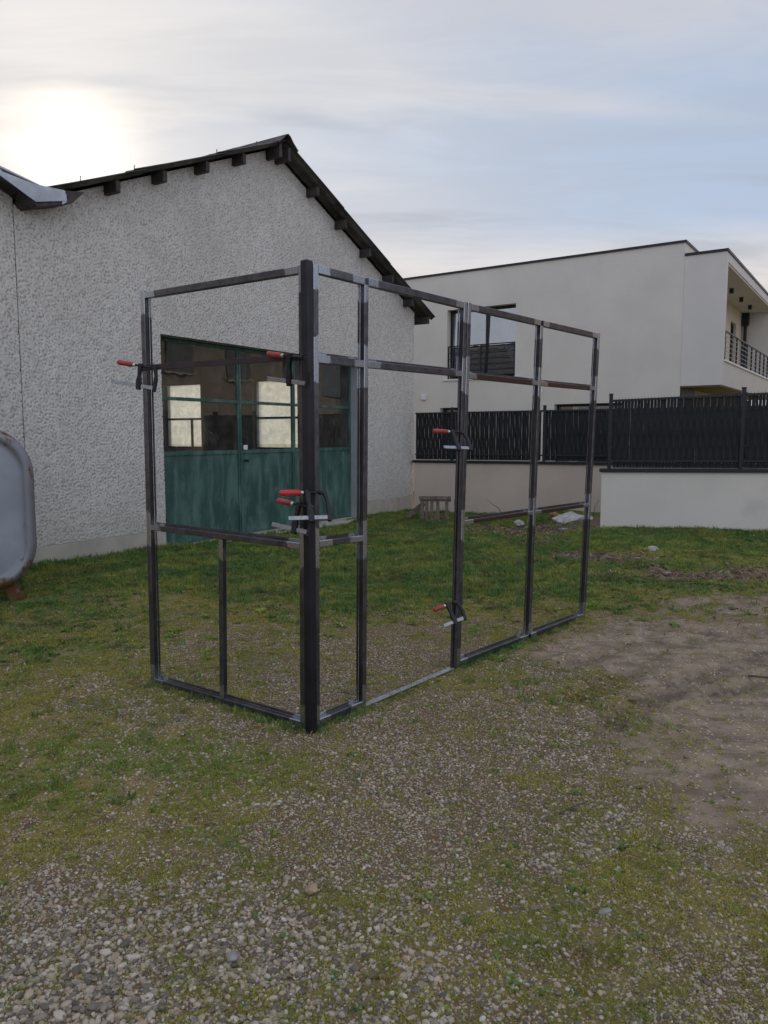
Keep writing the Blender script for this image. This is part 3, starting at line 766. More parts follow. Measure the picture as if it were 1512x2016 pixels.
for z in (3.22, 3.38, 3.54, 3.70, 3.87): MB().tube([(-6.41, .07, z), (-4.35, .07, z)], .008, 5).build('rod', M['anthracite'], wr)
MB().box(-7.28, -7.12, -.05, -.002, 2.56, 2.72).build('socket_box', M['plastic_white'], hs, bevel=.01)
MB().tube([(-3.52, -.002, 2.72), (-3.52, -.06, 2.70), (-3.52, -.06, 2.62)], .014, 6).build('wall_hook', M['plastic_white'], hs)

# ------------------------------------------------------------------ boundary walls and slatted fences
def wall_line(p0, p1, name, label, h0, h1, thick=.2, m='render'):
    p0 = Vector(p0); p1 = Vector(p1); d = p1 - p0; L = d.length; rz = math.atan2(d.y, d.x)
    w_ = root(name, (p0.x, p0.y, 0), rz, label, 'wall')
    MB().hexa([(0, 0, -.8), (L, 0, -.8), (L, thick, -.8), (0, thick, -.8), (0, 0, h0), (L, 0, h1), (L, thick, h1), (0, thick, h0)]).build('render_wall', M[m], w_)
    MB().hexa([(-.04, -.04, h0 + .002), (L, -.04, h1 + .002), (L, thick + .04, h1 + .002), (-.04, thick + .04, h0 + .002),
               (-.04, -.04, h0 + .055), (L, -.04, h1 + .055), (L, thick + .04, h1 + .055), (-.04, thick + .04, h0 + .055)]).build('coping', M['anthracite'], w_, bevel=.003)
    return w_, L, rz
NE = (3.567 + (5.989 - 3.567) * 3.2, 12.37 - .64 * 3.2)
wall_line((3.585, 12.372), NE, 'garden_wall', 'pale rendered low wall on the right with dark coping and green-stained foot', .93, 1.0)
wall_line((.668, 16.59), (7.2, 13.87), 'garden_wall', 'pale rendered low wall behind the pallet and rubble, set further back', .93, .945, m='beige')


def slat_mesh(h, phase, half, am=.003):
    n = 10; vs = []; fs = []
    for i in range(n + 1):
        z = h * i / n; w_ = half - am * (0.5 + .5 * math.sin(phase + z / .46 * math.pi)); y = .006 * math.sin(phase + z / .23 * math.pi)
        vs += [(-w_, y, z), (w_, y, z)]
    for i in range(n): k = 2 * i; fs.append((k, k + 1, k + 3, k + 2))
    b_ = MB().add(vs, fs); return b_


def fence(p0, p1, zb0, zb1, zt0, zt1, posts, label, y_off, first=0):
    p0 = Vector(p0); p1 = Vector(p1); d = p1 - p0; L = d.length; rz = math.atan2(d.y, d.x)
    fr = root('fence', (p0.x, p0.y, 0), rz, label, 'fence')
    zb = lambda x: zb0 + (zb1 - zb0) * x / L
    zt = lambda x: zt0 + (zt1 - zt0) * x / L
    Y = y_off
    for x in posts:
        q = MB(); q.box(x - .03, x + .03, Y - .03, Y + .03, zb(x) + .003, zt(x) + .085); q.box(x - .034, x + .034, Y - .034, Y + .034, zt(x) + .085, zt(x) + .10)
        q.build('post', M['anthracite'], fr, bevel=.004)
        for k in range(5):
            zz = zb(x) + .12 + k * (zt(x) - zb(x) - .25) / 4
            MB().box(x + .031, x + .048, Y - .02, Y + .02, zz, zz + .03).build('clip', M['anthracite'], fr)
    xs = [0] + list(posts)[(1 if posts[0] < .1 else 0):] + [L]
    for a, b_ in zip(xs, xs[1:]):
        a += .034; b_ -= .034
        if b_ - a < .15: continue
        for zf_, hh in ((lambda x: zt(x) - .035, .035), (lambda x: zb(x) + .11, .03)):
            q = MB(); q.hexa([(a, Y - .035, zf_(a)), (b_, Y - .035, zf_(b_)), (b_, Y + .012, zf_(b_)), (a, Y + .012, zf_(a)), (a, Y - .035, zf_(a) + hh), (b_, Y - .035, zf_(b_) + hh), (b_, Y + .012, zf_(b_) + hh), (a, Y + .012, zf_(a) + hh)])
            q.build('rail', M['anthracite'], fr)
        for t in (.30, .55, .80):
            q = MB(); q.tube([(a, Y - .014, zb(a) + t * (zt(a) - zb(a))), (b_, Y - .014, zb(b_) + t * (zt(b_) - zb(b_)))], .003, 4); q.build('wire', M['anthracite'], fr)
        pin = MB()
        for x in np.arange(a + .02, b_, .05): pin.add([(x - .003, Y, zt(x) - .001), (x + .003, Y, zt(x) - .001), (x, Y + .004, zt(x) - .001), (x, Y, zt(x) + .045)], [(0, 1, 3), (1, 2, 3), (2, 0, 3)])
        tag(pin.build('wire_tips', M['anthracite'], fr), kind='stuff')
    h = zt0 - zb0 - .05
    A_ = [slat_mesh(h, ph, .0249 if first else .0238, .0018 if first else .003).build('slat', M['slat'], fr) for ph in (0, math.pi)]
    k = 0
    for x in np.arange(.065, L, .05):
        if min(abs(x - p) for p in posts) < .045: continue
        src = A_[k % 2]; k += 1
        o_ = link_copy(src, 'slat', fr)
        dz = 0
        o_.location = (x + random.uniform(-.0015, .0015), Y, zb(x) + .015 + dz)
        o_.scale.z = (zt(x) - zb(x) - .05) / h
        nz_ = vnoise(np.array([x]), np.array([.5 + first]), .9, 5 + first)[0]
        o_.scale.x = 1.0 + .12 * nz_ - .02
        o_.rotation_euler = (0, random.uniform(-.003, .003), R(random.uniform(-7, 7)))
    for s_ in A_: bpy.data.objects.remove(s_)
    return fr
fence((3.69, 12.44), NE, .985, 1.055, 2.11, 2.40, [.03, 2.02, 4.02, 6.02], 'dark grey slatted fence on top of the nearer low wall at the right', 0.0, 0)
fence((.668, 16.69), (7.2, 13.97), .985, 1.0, 2.02, 2.08, [.87, 2.86, 4.86, 6.6], 'dark grey slatted fence on the low wall further back behind the steel frames', 0.0, 3)

# ------------------------------------------------------------------ the clamped steel frames
def rotz(d): return math.atan2(d[1], d[0])
def joint_attr(o, joints):
    me = o.data; n = len(me.vertices); cc = np.zeros(n * 3); me.vertices.foreach_get('co', cc); cc = cc.reshape(-1, 3)
    J = np.array(joints); dist = np.min(np.linalg.norm(cc[:, None, [0, 2]] - J[None, :, :], axis=2), axis=1)
    at = me.attributes.new('joint', 'FLOAT', 'POINT'); at.data.foreach_set('value', dist.astype(np.float32))


def member(name, parent, a, b_, w0, w1, y0, y1, vertical, joints, m='steel', seg=.05):
    """a,b_: (u,z) ends of the centre line; w0,w1: half widths at the ends"""
    L = math.hypot(b_[0] - a[0], b_[1] - a[1]); n = max(1, int(L / seg)); c = .0028
    prof = [(-1, y0 + c), (-1, y1 - c), (-1, y1), (1, y1), (1, y1 - c), (1, y0 + c), (1, y0), (-1, y0)]
    rings = []
    for i in range(n + 1):
        t = i / n; cu = a[0] + (b_[0] - a[0]) * t; cz = a[1] + (b_[1] - a[1]) * t; hw = w0 + (w1 - w0) * t
        pr = [(-hw, y0 + c), (-hw, y1 - c), (-hw + c, y1), (hw - c, y1), (hw, y1 - c), (hw, y0 + c), (hw - c, y0), (-hw + c, y0)]
        rings += [((cu + q, y, cz) if vertical else (cu, y, cz + q)) for q, y in pr]
    fs = [(i * 8 + k, i * 8 + (k + 1) % 8, (i + 1) * 8 + (k + 1) % 8, (i + 1) * 8 + k) for i in range(n) for k in range(8)]
    fs += [tuple(range(8)), tuple(range(n * 8, n * 8 + 8))]
    o = MB().add(rings, fs).build(name, M[m], parent)
    if m.startswith('steel'): joint_attr(o, joints)
    return o


def lerp(a, b_, t): return a + (b_ - a) * t
class Up:   # an upright that may lean: front edges at z=0 and z=2.39
    def __init__(s, l0, r0, l1, r1): s.v = (l0, r0, l1, r1)
    def l(s, z): return lerp(s.v[0], s.v[2], z / 2.39)
    def r(s, z): return lerp(s.v[1], s.v[3], z / 2.39)
    def c(s, z): return (s.l(z) + s.r(z)) / 2
D_ = .035
def frame(rt_, ups, bays, primer=False):
    """ups: list of (Up,z0,z1); bays: list of (upA, upB, [(zcL, zcR, half)])"""
    joints = []
    for A_, B_, rails in bays:
        for zl, zr, hf in rails: joints += [(A_.c(zl), zl), (B_.c(zr), zr)]
    for U, z0, z1 in ups:
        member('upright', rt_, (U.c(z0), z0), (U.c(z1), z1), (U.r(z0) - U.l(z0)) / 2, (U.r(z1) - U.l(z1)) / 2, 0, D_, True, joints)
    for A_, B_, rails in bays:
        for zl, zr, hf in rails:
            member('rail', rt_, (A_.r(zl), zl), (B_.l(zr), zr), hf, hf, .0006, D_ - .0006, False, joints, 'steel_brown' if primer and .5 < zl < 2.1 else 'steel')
        zs = sorted(rails, key=lambda q: q[0])
        for lo, hi in zip(zs, zs[1:]):      # glazing stop round the back of each opening
            z0 = max(lo[0], lo[1]) + lo[2]; z1 = min(hi[0], hi[1]) - hi[2]; sw_ = .016
            for U, sgn in ((A_, 1), (B_, -1)):
                e0 = U.r(z0) if sgn > 0 else U.l(z0); e1 = U.r(z1) if sgn > 0 else U.l(z1)
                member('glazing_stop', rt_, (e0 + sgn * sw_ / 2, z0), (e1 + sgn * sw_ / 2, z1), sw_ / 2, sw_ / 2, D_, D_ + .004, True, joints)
            zb_l, zb_r = lo[0] + lo[2], lo[1] + lo[2]
            if lo[2] > .01:
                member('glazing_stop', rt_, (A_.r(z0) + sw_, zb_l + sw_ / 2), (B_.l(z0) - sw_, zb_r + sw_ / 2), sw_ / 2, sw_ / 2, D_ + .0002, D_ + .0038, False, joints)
    return joints

B1 = root('door_frame_section', (-.366, 3.826, 0), rotz((.633, .774)), 'welded raw steel frame with narrow glazed side bay and open doorway, right of the black corner post', 'steel frame', 'welded steel frames of the partition')
uL, uM, uR = Up(.009, .043, .026, .062), Up(.388, .419, .417, .449), Up(1.313, 1.348, 1.388, 1.423)
frame(B1, [(uL, 0, 2.395), (uM, 0, 2.352), (uR, 0, 2.39)],
      [(uL, uM, [(.022, .022, .022), (.983, .975, .017), (1.931, 1.930, .020), (2.374, 2.371, .021)]),
       (uM, uR, [(1.930, 1.936, .018), (2.371, 2.369, .021)])])
member('threshold', B1, (.421, .006), (1.310, .006), .006, .006, .0, .04, False, [(9, 9)], 'zinc_bar')
for U, s_ in ((uM, 1), (uR, -1)):
    e = lambda z: (U.r(z) if s_ > 0 else U.l(z))
    member('door_stop', B1, (e(.01) + s_ * .008, .013), (e(1.9) + s_ * .008, 1.9), .0075, .0075, .012, .020, True, [(9, 9)])

B2 = root('glazed_frame_section', (.50, 4.885, 0), rotz((.663, .748)), 'welded raw steel four-bay frame at the far right end with brown middle rails', 'steel frame', 'welded steel frames of the partition')
vL, vM, vR = Up(-.018, .018, .062, .099), Up(.892, .928, .982, 1.019), Up(1.780, 1.816, 1.909, 1.946)
frame(B2, [(vL, 0, 2.39), (vM, .044, 2.342), (vR, 0, 2.38)],
      [(vL, vM, [(.023, .022, .022), (.971, .968, .014), (1.929, 1.925, .018), (2.368, 2.362, .021)]),
       (vM, vR, [(.022, .022, .022), (.966, .962, .014), (1.924, 1.926, .016), (2.362, 2.358, .021)])], primer=True)

A1 = root('side_frame_section', (-1.447, 4.562, 0), rotz((.816, -.578)), 'welded raw steel side frame with short lower mullion, left of the black corner post', 'steel frame', 'welded steel frames of the partition')
aL, aR, aM = Up(-.018, .020, .002, .040), Up(1.226, 1.262, 1.250, 1.285), Up(.606, .662, .606 + .04, .662 + .04)
aM = Up(.607, .638, .652, .690)
frame(A1, [(aL, 0, 2.39), (aR, 0, 2.385)],
      [(aL, aR, [(.016, .016, .020), (.984, .975, .016), (2.366, 2.364, .019)])])
member('mullion', A1, (aM.c(.037), .037), (aM.c(.962), .962), .0165, .0165, .001, D_ - .001, True, [(.66, .96), (.63, .0)])

cpst = root('corner_post', (-.380, 3.800, 0), rotz((.633, .774)) , 'upright black steel square post at the corner between the two frame walls', 'post')
# black square post, one edge towards the camera, plus the groove between post and frame
pz = MB(); pz.box(-.0225, .0225, -.0225, .0225, .0, 2.395)
pz.build('tube', M['black_steel'], cpst, bevel=.002, seg=1).rotation_euler.z = 0
MB().box(-.0195, .0195, -.0195, .0195, 2.3952, 2.399).build('end_plate', M['black_steel'], cpst)

fb = MB(); hb = .0165
fo = root('flat_bar', (-1.447, 4.562, 0), rotz((.816, -.578)), 'long brown flat steel bar clamped across the top of the side frame', 'steel bar')
fb.hexa([(-.01, -.008, 1.944 - hb), (1.25, -.008, 1.936 - hb), (1.25, -.001, 1.936 - hb), (-.01, -.001, 1.944 - hb), (-.01, -.008, 1.944 + hb), (1.25, -.008, 1.936 + hb), (1.25, -.001, 1.936 + hb), (-.01, -.001, 1.944 + hb)])
fb.build('bar', M['brown_steel'], fo, bevel=.001)


# ------------------------------------------------------------------ screw clamps
CAMC = np.array([0, 0, 1.55]); CP = R(5.902)
def at(px, py, Y):
    x = (px - 756) / 1480; y = -(py - 1008) / 1480
    d = np.array([x, math.cos(CP) + y * math.sin(CP), -math.sin(CP) + y * math.cos(CP)])
    return Vector(CAMC + d * Y / d[1])
def clamp(P1, X, J, L, s, h, label, clean=False, hl=.105, gap=.055):
    """P1: where bar meets the fixed jaw. Local x runs along the bar to the fixed jaw, z up the jaws."""
    X = Vector(X).normalized(); J = Vector(J); Z = (J - X * J.dot(X)).normalized(); Yv = Z.cross(X)
    rt_ = bpy.data.objects.new('screw_clamp', None); COL.objects.link(rt_)
    rt_.matrix_world = Matrix(((X.x, Yv.x, Z.x, P1[0]), (X.y, Yv.y, Z.y, P1[1]), (X.z, Yv.z, Z.z, P1[2]), (0, 0, 0, 1)))
    tag(rt_, label, 'clamp', 'screw clamps holding the frames')
    MB().box(-L, .004, -.003, .003, -.011, .011).build('bar', M['zinc_bar'], rt_, bevel=.0012)
    fj = MB()
    fj.prism([(-.004, -.022), (.016, -.022), (.020, h * .45), (.008, h + .004), (-.006, h + .010), (-.026, h + .008), (-.026, h - .010), (-.010, h - .012), (.0, h * .6), (-.002, .012)], -.009, .009)
    fj.build('fixed_jaw', M['cast'], rt_, bevel=.002)
    a = -L + s; sj = MB()
    sj.prism([(a - .012, -.024), (a + .012, -.024), (a + .016, .02), (a + .006, h * .55), (a + .010, h - .012), (a + .012, h + .014), (a - .014, h + .014), (a - .016, h - .012), (a - .012, h * .5), (a - .018, .025)], -.010, .010)
    sj.build('sliding_jaw', M['cast'], rt_, bevel=.002)
    tip = -.03 - gap * 0
    sc_ = MB(); hx = a - gap
    pts = [(hx, 0, h), (tip if tip > a + .02 else a + .03, 0, h)]
    n = 26; P = []; rr_ = []
    for i in range(n + 1): t = i / n; P.append((lerp(pts[0][0], pts[1][0], t), 0, h)); rr_.append(.0058 if i % 2 else .0070)
    sc_.tube(P, rr_, 8)
    sc_.tube([(pts[1][0] - .006, 0, h), (pts[1][0] - .001, 0, h), (pts[1][0] + .006, 0, h)], [.008, .014, .015], 12)
    sc_.build('screw', M['cast'], rt_)
    fe = MB().tube([(hx - .004, 0, h), (hx + .010, 0, h)], [.0115, .0095], 12); fe.build('ferrule', M['ferrule'], rt_, smooth=False)
    prof = [(0, .0115), (.012, .0135), (.03, .0150), (.05, .0142), (.07, .0150), (.088, .0155), (.098, .0125), (.104, .007), (.106, .001)]
    if clean: prof = [(0, .013), (.01, .0155), (.05, .0160), (.09, .0158), (.102, .013), (.108, .007), (.110, .001)]
    hd_ = MB().tube([(hx - .004 - q * hl / .105, 0, h) for q, _ in prof], [r_ for _, r_ in prof], 14)
    hd_.build('handle', M['redclean' if clean else 'redwood'], rt_, smooth=True)
    return rt_
AX = Vector((.816, -.578, 0))
clamp(at(302, 764, 4.46), (.97, -.20, -.165), (0, 0, 1), .275, .18, .115, 'red-handled screw clamp at the left end of the brown flat bar', gap=.045)
clamp(at(603, 755, 3.78), (.816, -.578, -.13), (-.03, -.08, 1), .27, .155, .125, 'red-handled screw clamp at the top of the black corner post', gap=.05)
clamp(at(646, 1018, 3.735), (.95, .30, .0), (-.25, .55, 1.0), .20, .115, .140, 'bright red clean-handled screw clamp in front of the corner post, upper of the low pair', clean=True, gap=.035)
clamp(at(606, 1048, 3.725), (.816, -.578, -.10), (-.1, .3, 1), .245, .155, .125, 'dull red-handled screw clamp just below the bright red one on the corner post', gap=.045)
clamp(at(924, 882, 4.76), (.90, .42, -.04), (-.35, .8, 1.1), .185, .105, .125, 'red-handled screw clamp halfway up the doorway upright, in front of the dark fence', gap=.035)
clamp(at(913, 1216, 4.78), (.85, .45, .22), (-.30, .5, 1.3), .155, .085, .115, 'red-handled screw clamp near the ground on the doorway upright', hl=.08, gap=.03)

# ------------------------------------------------------------------ old tank at the left edge
tk = root('fuel_tank', (-3.20, 6.85, 0), R(27), 'old grey rust-stained rounded metal fuel tank at the left edge', 'tank')
def rrect(inset, n=14, w_=1.5, h0=.13, h1=1.62, rad=.43):
    pts = []; r_ = max(rad - inset, .02); x1 = 0 - inset; x0 = -w_ + inset; z0 = h0 + inset; z1 = h1 - inset
    for cx, cz, a0 in ((x1 - r_, z0 + r_, -90), (x1 - r_, z1 - r_, 0), (x0 + r_, z1 - r_, 90), (x0 + r_, z0 + r_, 180)):
        for k in range(n + 1): a = R(a0 + 90 * k / n); pts.append((cx + r_ * math.cos(a), cz + r_ * math.sin(a)))
    return pts
steps = [(0.0, 1.15, 0), (0.0, .075, .8), (-.008, .07, 1), (-.008, .05, 1), (0, .045, 1), (.012, .018, .9), (.035, .004, .8), (.055, .0, .6), (.072, .008, .5), (.085, .026, .6), (.10, .034, .5), (.13, .036, .1), (.20, .030, 0), (.40, .022, 0), (.60, .018, 0)]
vs = []; ed = []; fs = []; n = 60
for ins, y, e in steps:
    r_ = rrect(ins); n = len(r_)
    for x, z in r_: vs.append((x, y, z)); ed.append(e)
for j in range(len(steps) - 1):
    for k in range(n): fs.append((j * n + k, j * n + (k + 1) % n, (j + 1) * n + (k + 1) % n, (j + 1) * n + k))
fs.append(tuple((len(steps) - 1) * n + k for k in range(n))); fs.append(tuple(range(n)))
tb = MB().add(vs, fs).build('body', M['tank'], tk, smooth=True)
ea = tb.data.attributes.new('edge', 'FLOAT', 'POINT'); ea.data.foreach_set('value', ed)
for x in (-.26, -1.2):
    for y in (.10, 1.0):
        lg = MB().hexa([(x + .05, y, -.05), (x + .17, y, -.05), (x + .17, y + .05, -.05), (x + .05, y + .05, -.05), (x - .06, y, .24), (x + .06, y, .24), (x + .06, y + .05, .24), (x - .06, y + .05, .24)])
        lg.box(x + .02, x + .2, y - .03, y + .08, -.05, -.03)
        o_ = lg.build('leg', M['tank'], tk)
        ea = o_.data.attributes.new('edge', 'FLOAT', 'POINT'); ea.data.foreach_set('value', [1.] * len(o_.data.vertices))

# ------------------------------------------------------------------ pallets, rubble, twigs
pt_ = root('wooden_pallet', (.70, 14.35, -.13), R(-6), 'grey wooden pallet standing on edge against the low wall by the workshop corner', 'pallet')
for k, x in enumerate((.03, .12, .215, .33, .50)):
    MB().box(x - .032, x + .032, .0, .018, .0, .47 - .01 * (k % 2)).build('board', M['wood'], pt_, bevel=.002)
for z in (.02, .395):
    for x in (0.0, .25, .47): MB().box(x, x + .09, .02, .10, z, z + .075).build('block', M['wood'], pt_, bevel=.003)
    MB().box(-.02, .58, .102, .122, z, z + .08).build('rail', M['wood'], pt_, bevel=.002)
MB().box(-.03, .58, -.02, -.002, .44, .505).build('rail', M['wood'], pt_, bevel=.002)
p2_ = root('wooden_pallet', (.42, 14.5, -.12), R(-10), 'grey wooden pallet leaning low between the workshop corner and the upright pallet', 'pallet')
for k in range(4):
    o_ = MB().box(0, .36, k * .16, k * .16 + .10, 0, .02).build('board', M['wood'], p2_, bevel=.002); o_.rotation_euler = (0, R(-38), 0); o_.location = (0, 0, .10)
for y in (.0, .5):
    o_ = MB().box(0, .36, y, y + .08, -.08, -.002).build('stringer', M['wood'], p2_, bevel=.002); o_.rotation_euler = (0, R(-38), 0); o_.location = (0, 0, .10)


def rock(name, loc, size, m, label, cat, rot=(0, 0, 0), sub=2, flat=False):
    bm = bmesh.new()
    if flat: bmesh.ops.create_cube(bm, size=2); bmesh.ops.subdivide_edges(bm, edges=bm.edges, cuts=3, use_grid_fill=True)
    else: bmesh.ops.create_icosphere(bm, subdivisions=sub, radius=1)
    for v in bm.verts:
        k = .16 if not flat else .05
        v.co += Vector((random.uniform(-k, k), random.uniform(-k, k), random.uniform(-k, k)))
        v.co.x *= size[0] / 2; v.co.y *= size[1] / 2; v.co.z *= size[2] / 2
    me = bpy.data.meshes.new(name); bm.to_mesh(me); bm.free(); me.materials.append(m)
    o = bpy.data.objects.new(name, me); COL.objects.link(o); o.location = loc; o.rotation_euler = rot
    return tag(o, label, cat)
rock('concrete_slab', (3.30, 13.45, .04), (.42, .34, .05), M['stone'], 'broken pale concrete slab tilted on the rubble heap by the wall', 'rubble', (R(14), R(-16), R(20)), flat=True)
rock('concrete_slab', (3.62, 13.7, .03), (.40, .22, .05), M['stone'], 'flat grey slab lying at the back of the rubble heap', 'rubble', (R(8), R(6), R(-15)), flat=True)
rock('concrete_chunk', (3.50, 13.42, -.01), (.13, .12, .14), M['stone'], 'small pale upright chunk just right of the tilted slab', 'rubble', (.3, .2, .4), flat=True)
rock('brick_piece', (3.18, 13.9, .05), (.22, .14, .13), M['brick'], 'rounded orange brick piece behind the tilted slab', 'brick', (.1, .2, .4))
rock('stone_block', (2.44, 13.5, -.05), (.20, .16, .12), M['stone'], 'lone pale stone lying left of the rubble heap', 'stone', (.1, .2, .4))
rock('stone_block', (3.05, 12.6, -.05), (.22, .16, .05), M['stone'], 'flat pale stone in front of the rubble heap', 'stone', (.0, .1, .4))
rock('stone_block', (3.60, 9.95, .02), (.19, .14, .10), M['stone'], 'pale stone in the grass in front of the nearer low wall', 'stone', (.1, 0, .9))
rock('river_cobble', (-.45, 2.085, .008), (.040, .034, .026), M['cobble'], 'largest rounded cobble in the near gravel at the lower left', 'stone')
rock('river_cobble', (.72, 2.30, .006), (.050, .026, .020), M['cobble'], 'pale elongated cobble in the moss at the lower right', 'stone', (0, 0, .3))
rock('flint', (-.245, 2.41, .012), (.046, .036, .034), simple('tan_stone', (.36, .27, .17), .8, 0, .2, 20), 'tan angular stone in the near gravel left of centre', 'stone', (0, 0, .6))
def stick(pts, r_, label, name='twig'):
    return tag(MB().tube(pts, [r_ * (1 - .6 * i / (len(pts) - 1)) for i in range(len(pts))], 5).build(name, M['bark']), label, 'twig')
stick([(2.42, 15.3, -.08), (2.33, 15.28, .06), (2.2, 15.25, .14), (2.08, 15.2, .24)], .008, 'bare leaning twig in front of the far low wall')
stick([(1.40, 14.9, -.2), (1.41, 14.9, .05), (1.40, 14.9, .26)], .010, 'upright dead stalk between the pallet and the doorway upright')
stick([(3.9, 14.0, -.1), (3.93, 13.95, .2), (3.99, 13.9, .34)], .008, 'thin bare stalk rising from the rubble heap')
stick([(2.35, 4.72, .0), (2.5, 4.62, .015), (2.72, 4.50, .006)], .007, 'dark stick lying on the bare mud at the right')
stick([(.72, 2.93, .008), (.79, 2.98, .014), (.86, 3.03, .01)], .005, 'short dark twig on the gravel right of centre')

# ------------------------------------------------------------------ neighbours out of frame, seen only as reflections in the glass
oc = root('ochre_house', (15.0, 12.0, 0), WROT, 'ochre rendered house with grey shutters, reflected in the workshop door', 'house')
MB().box(-3, 20, -7, 0, -.5, 6.6).build('wall', M['ochre'], oc)
for x0, x1, z0, z1 in ((3.1, 4.5, 4.05, 5.5), (6.6, 7.1, 4.0, 5.2), (7.5, 8.0, 4.0, 5.2), (10.5, 11.7, 4.0, 5.3), (14.8, 16.2, .3, 5.4), (3.0, 4.4, .9, 2.3), (8, 9, .3, 2.4)):
    MB().box(x0, x1, .002, .05, z0, z1).build('shutter', M['shutter'], oc)
    MB().box(x0 - .08, x1 + .08, .002, .12, z0 - .09, z0 - .002).build('window_sill', M['plinth'], oc)
MB().prism([(-3.5, 6.6), (20.5, 6.6), (20.5, 6.8), (-3.5, 6.8)], -7.4, .5).build('roof', M['rooftile'], oc)
th = root('tiled_house', (-25.0, -4.0, 0), R(58), 'low house with brown tiled roof, reflected in the upper house window', 'house')
MB().box(-9, 9, -8, 0, -.5, 4.6).build('wall', M['ochre'], th)
rf = MB(); rf.add([(-9.6, .6, 4.4), (9.6, .6, 4.4), (9.6, -4, 7.9), (-9.6, -4, 7.9), (9.6, -8.6, 4.4), (-9.6, -8.6, 4.4)], [(0, 1, 2, 3), (3, 2, 4, 5), (0, 3, 5), (1, 4, 2)])
rf.build('roof', M['rooftile'], th)

# ------------------------------------------------------------------ scatter: pebbles, moss, grass, litter
def shade(name, fn, rough=.8, transl=0):
    m, gg, b, o = mat(name)
    rnd = gg.n('ShaderNodeObjectInfo').outputs['Random']
    geo = gg.n('ShaderNodeNewGeometry').outputs['Position']
    gg.put(b.inputs['Base Color'], fn(gg, rnd, geo)); b.inputs['Roughness'].default_value = rough
    b.inputs['Specular IOR Level'].default_value = .3
    if transl:
        tb_ = gg.n('ShaderNodeBsdfTranslucent'); cc = b.inputs['Base Color'].links[0].from_socket; gg.put(tb_.inputs[0], cc)
        mx = gg.n('ShaderNodeMixShader'); mx.inputs[0].default_value = transl
        m.node_tree.links.new(b.outputs[0], mx.inputs[1]); m.node_tree.links.new(tb_.outputs[0], mx.inputs[2]); m.node_tree.links.new(mx.outputs[0], o.inputs[0])
    return m
def f_pebble(gg, rnd, geo):
    c = gg.colramp(rnd, [(0, (.11, .092, .075)), (.25, (.22, .185, .148)), (.45, (.36, .307, .245)), (.62, (.50, .43, .345)), (.78, (.37, .27, .175)), (.90, (.64, .58, .49)), (1, (.45, .29, .175))])
    return gg.mix(gg.ramp(gg.noise(geo, 130, 5, .65), .35, .7, 0, .35), c, (.12, .11, .10))
def f_moss(gg, rnd, geo):
    pos = gg.mapping(geo, scale=(1, 1, 0))
    c = gg.mix(gg.ramp(gg.noise(pos, 1.3, 4), .40, .60), (0.317, 0.347, 0.062), (0.48, 0.43, 0.085))
    c = gg.mix(gg.ramp(gg.noise(gg.mapping(pos, loc=(4, 4, 0)), 3.2, 4, .6), .57, .70, 0, .8), c, (0.34, 0.21, 0.06))
    c = gg.mix(gg.ramp(gg.noise(gg.mapping(pos, loc=(9, 1, 0)), 2.1, 4, .6), .55, .68, 0, .8), c, (0.183, 0.321, 0.058))
    ctr = gg.vmath('LENGTH', gg.vmath('MULTIPLY', gg.vmath('SUBTRACT', pos, (-1.35, 3.35, 0)), (.9, 1.6, 0)))
    c = gg.mix(gg.math('MULTIPLY', gg.ramp(ctr, 1.1, .3), .65), c, (0.236, 0.380, 0.052))
    c = gg.mix(gg.ramp(gg.noise(gg.mapping(pos, loc=(2, 7, 0)), 8.5, 4, .65), .54, .68, 0, .7), c, (0.127, 0.123, 0.048))
    return gg.mix(gg.math('MULTIPLY', rnd, .55), c, (0.166, 0.169, 0.049))
def f_grass(gg, rnd, geo):
    pos = gg.mapping(geo, scale=(1, 1, 0))
    c = gg.mix(gg.ramp(gg.noise(pos, 1.5, 5), .42, .58), (0.150, 0.273, 0.063), (0.358, 0.390, 0.086))
    c = gg.mix(gg.ramp(gg.noise(gg.mapping(pos, loc=(4, 4, 0)), 2.6, 4, .6), .55, .68, 0, .7), c, (0.345, 0.352, 0.090))
    c = gg.mix(gg.ramp(gg.noise(gg.mapping(pos, loc=(2, 7, 0)), 7.5, 4, .65), .50, .64, 0, .75), c, (0.051, 0.104, 0.034))
    c = gg.mix(gg.ramp(gg.noise(gg.mapping(pos, loc=(12, 3, 0)), 1.7, 6, .7), .52, .62, 0, .8), c, (0.153, 0.140, 0.067))
    return gg.mix(gg.math('MULTIPLY', rnd, .6), c, (0.076, 0.140, 0.045))
def f_lit(gg, rnd, geo):
    return gg.colramp(rnd, [(0, (.11, .07, .055)), (.4, (.22, .15, .12)), (.8, (.34, .25, .20)), (1, (.42, .36, .30))])
M['pebble'] = shade('pebbles', f_pebble, .7); M['moss'] = shade('moss_blades', f_moss, .8, .22); M['grassb'] = shade('grass_blades', f_grass, .6, .25); M['leaf'] = shade('dead_leaves', f_lit, .85)
PROTO = bpy.data.collections.new('prototypes')


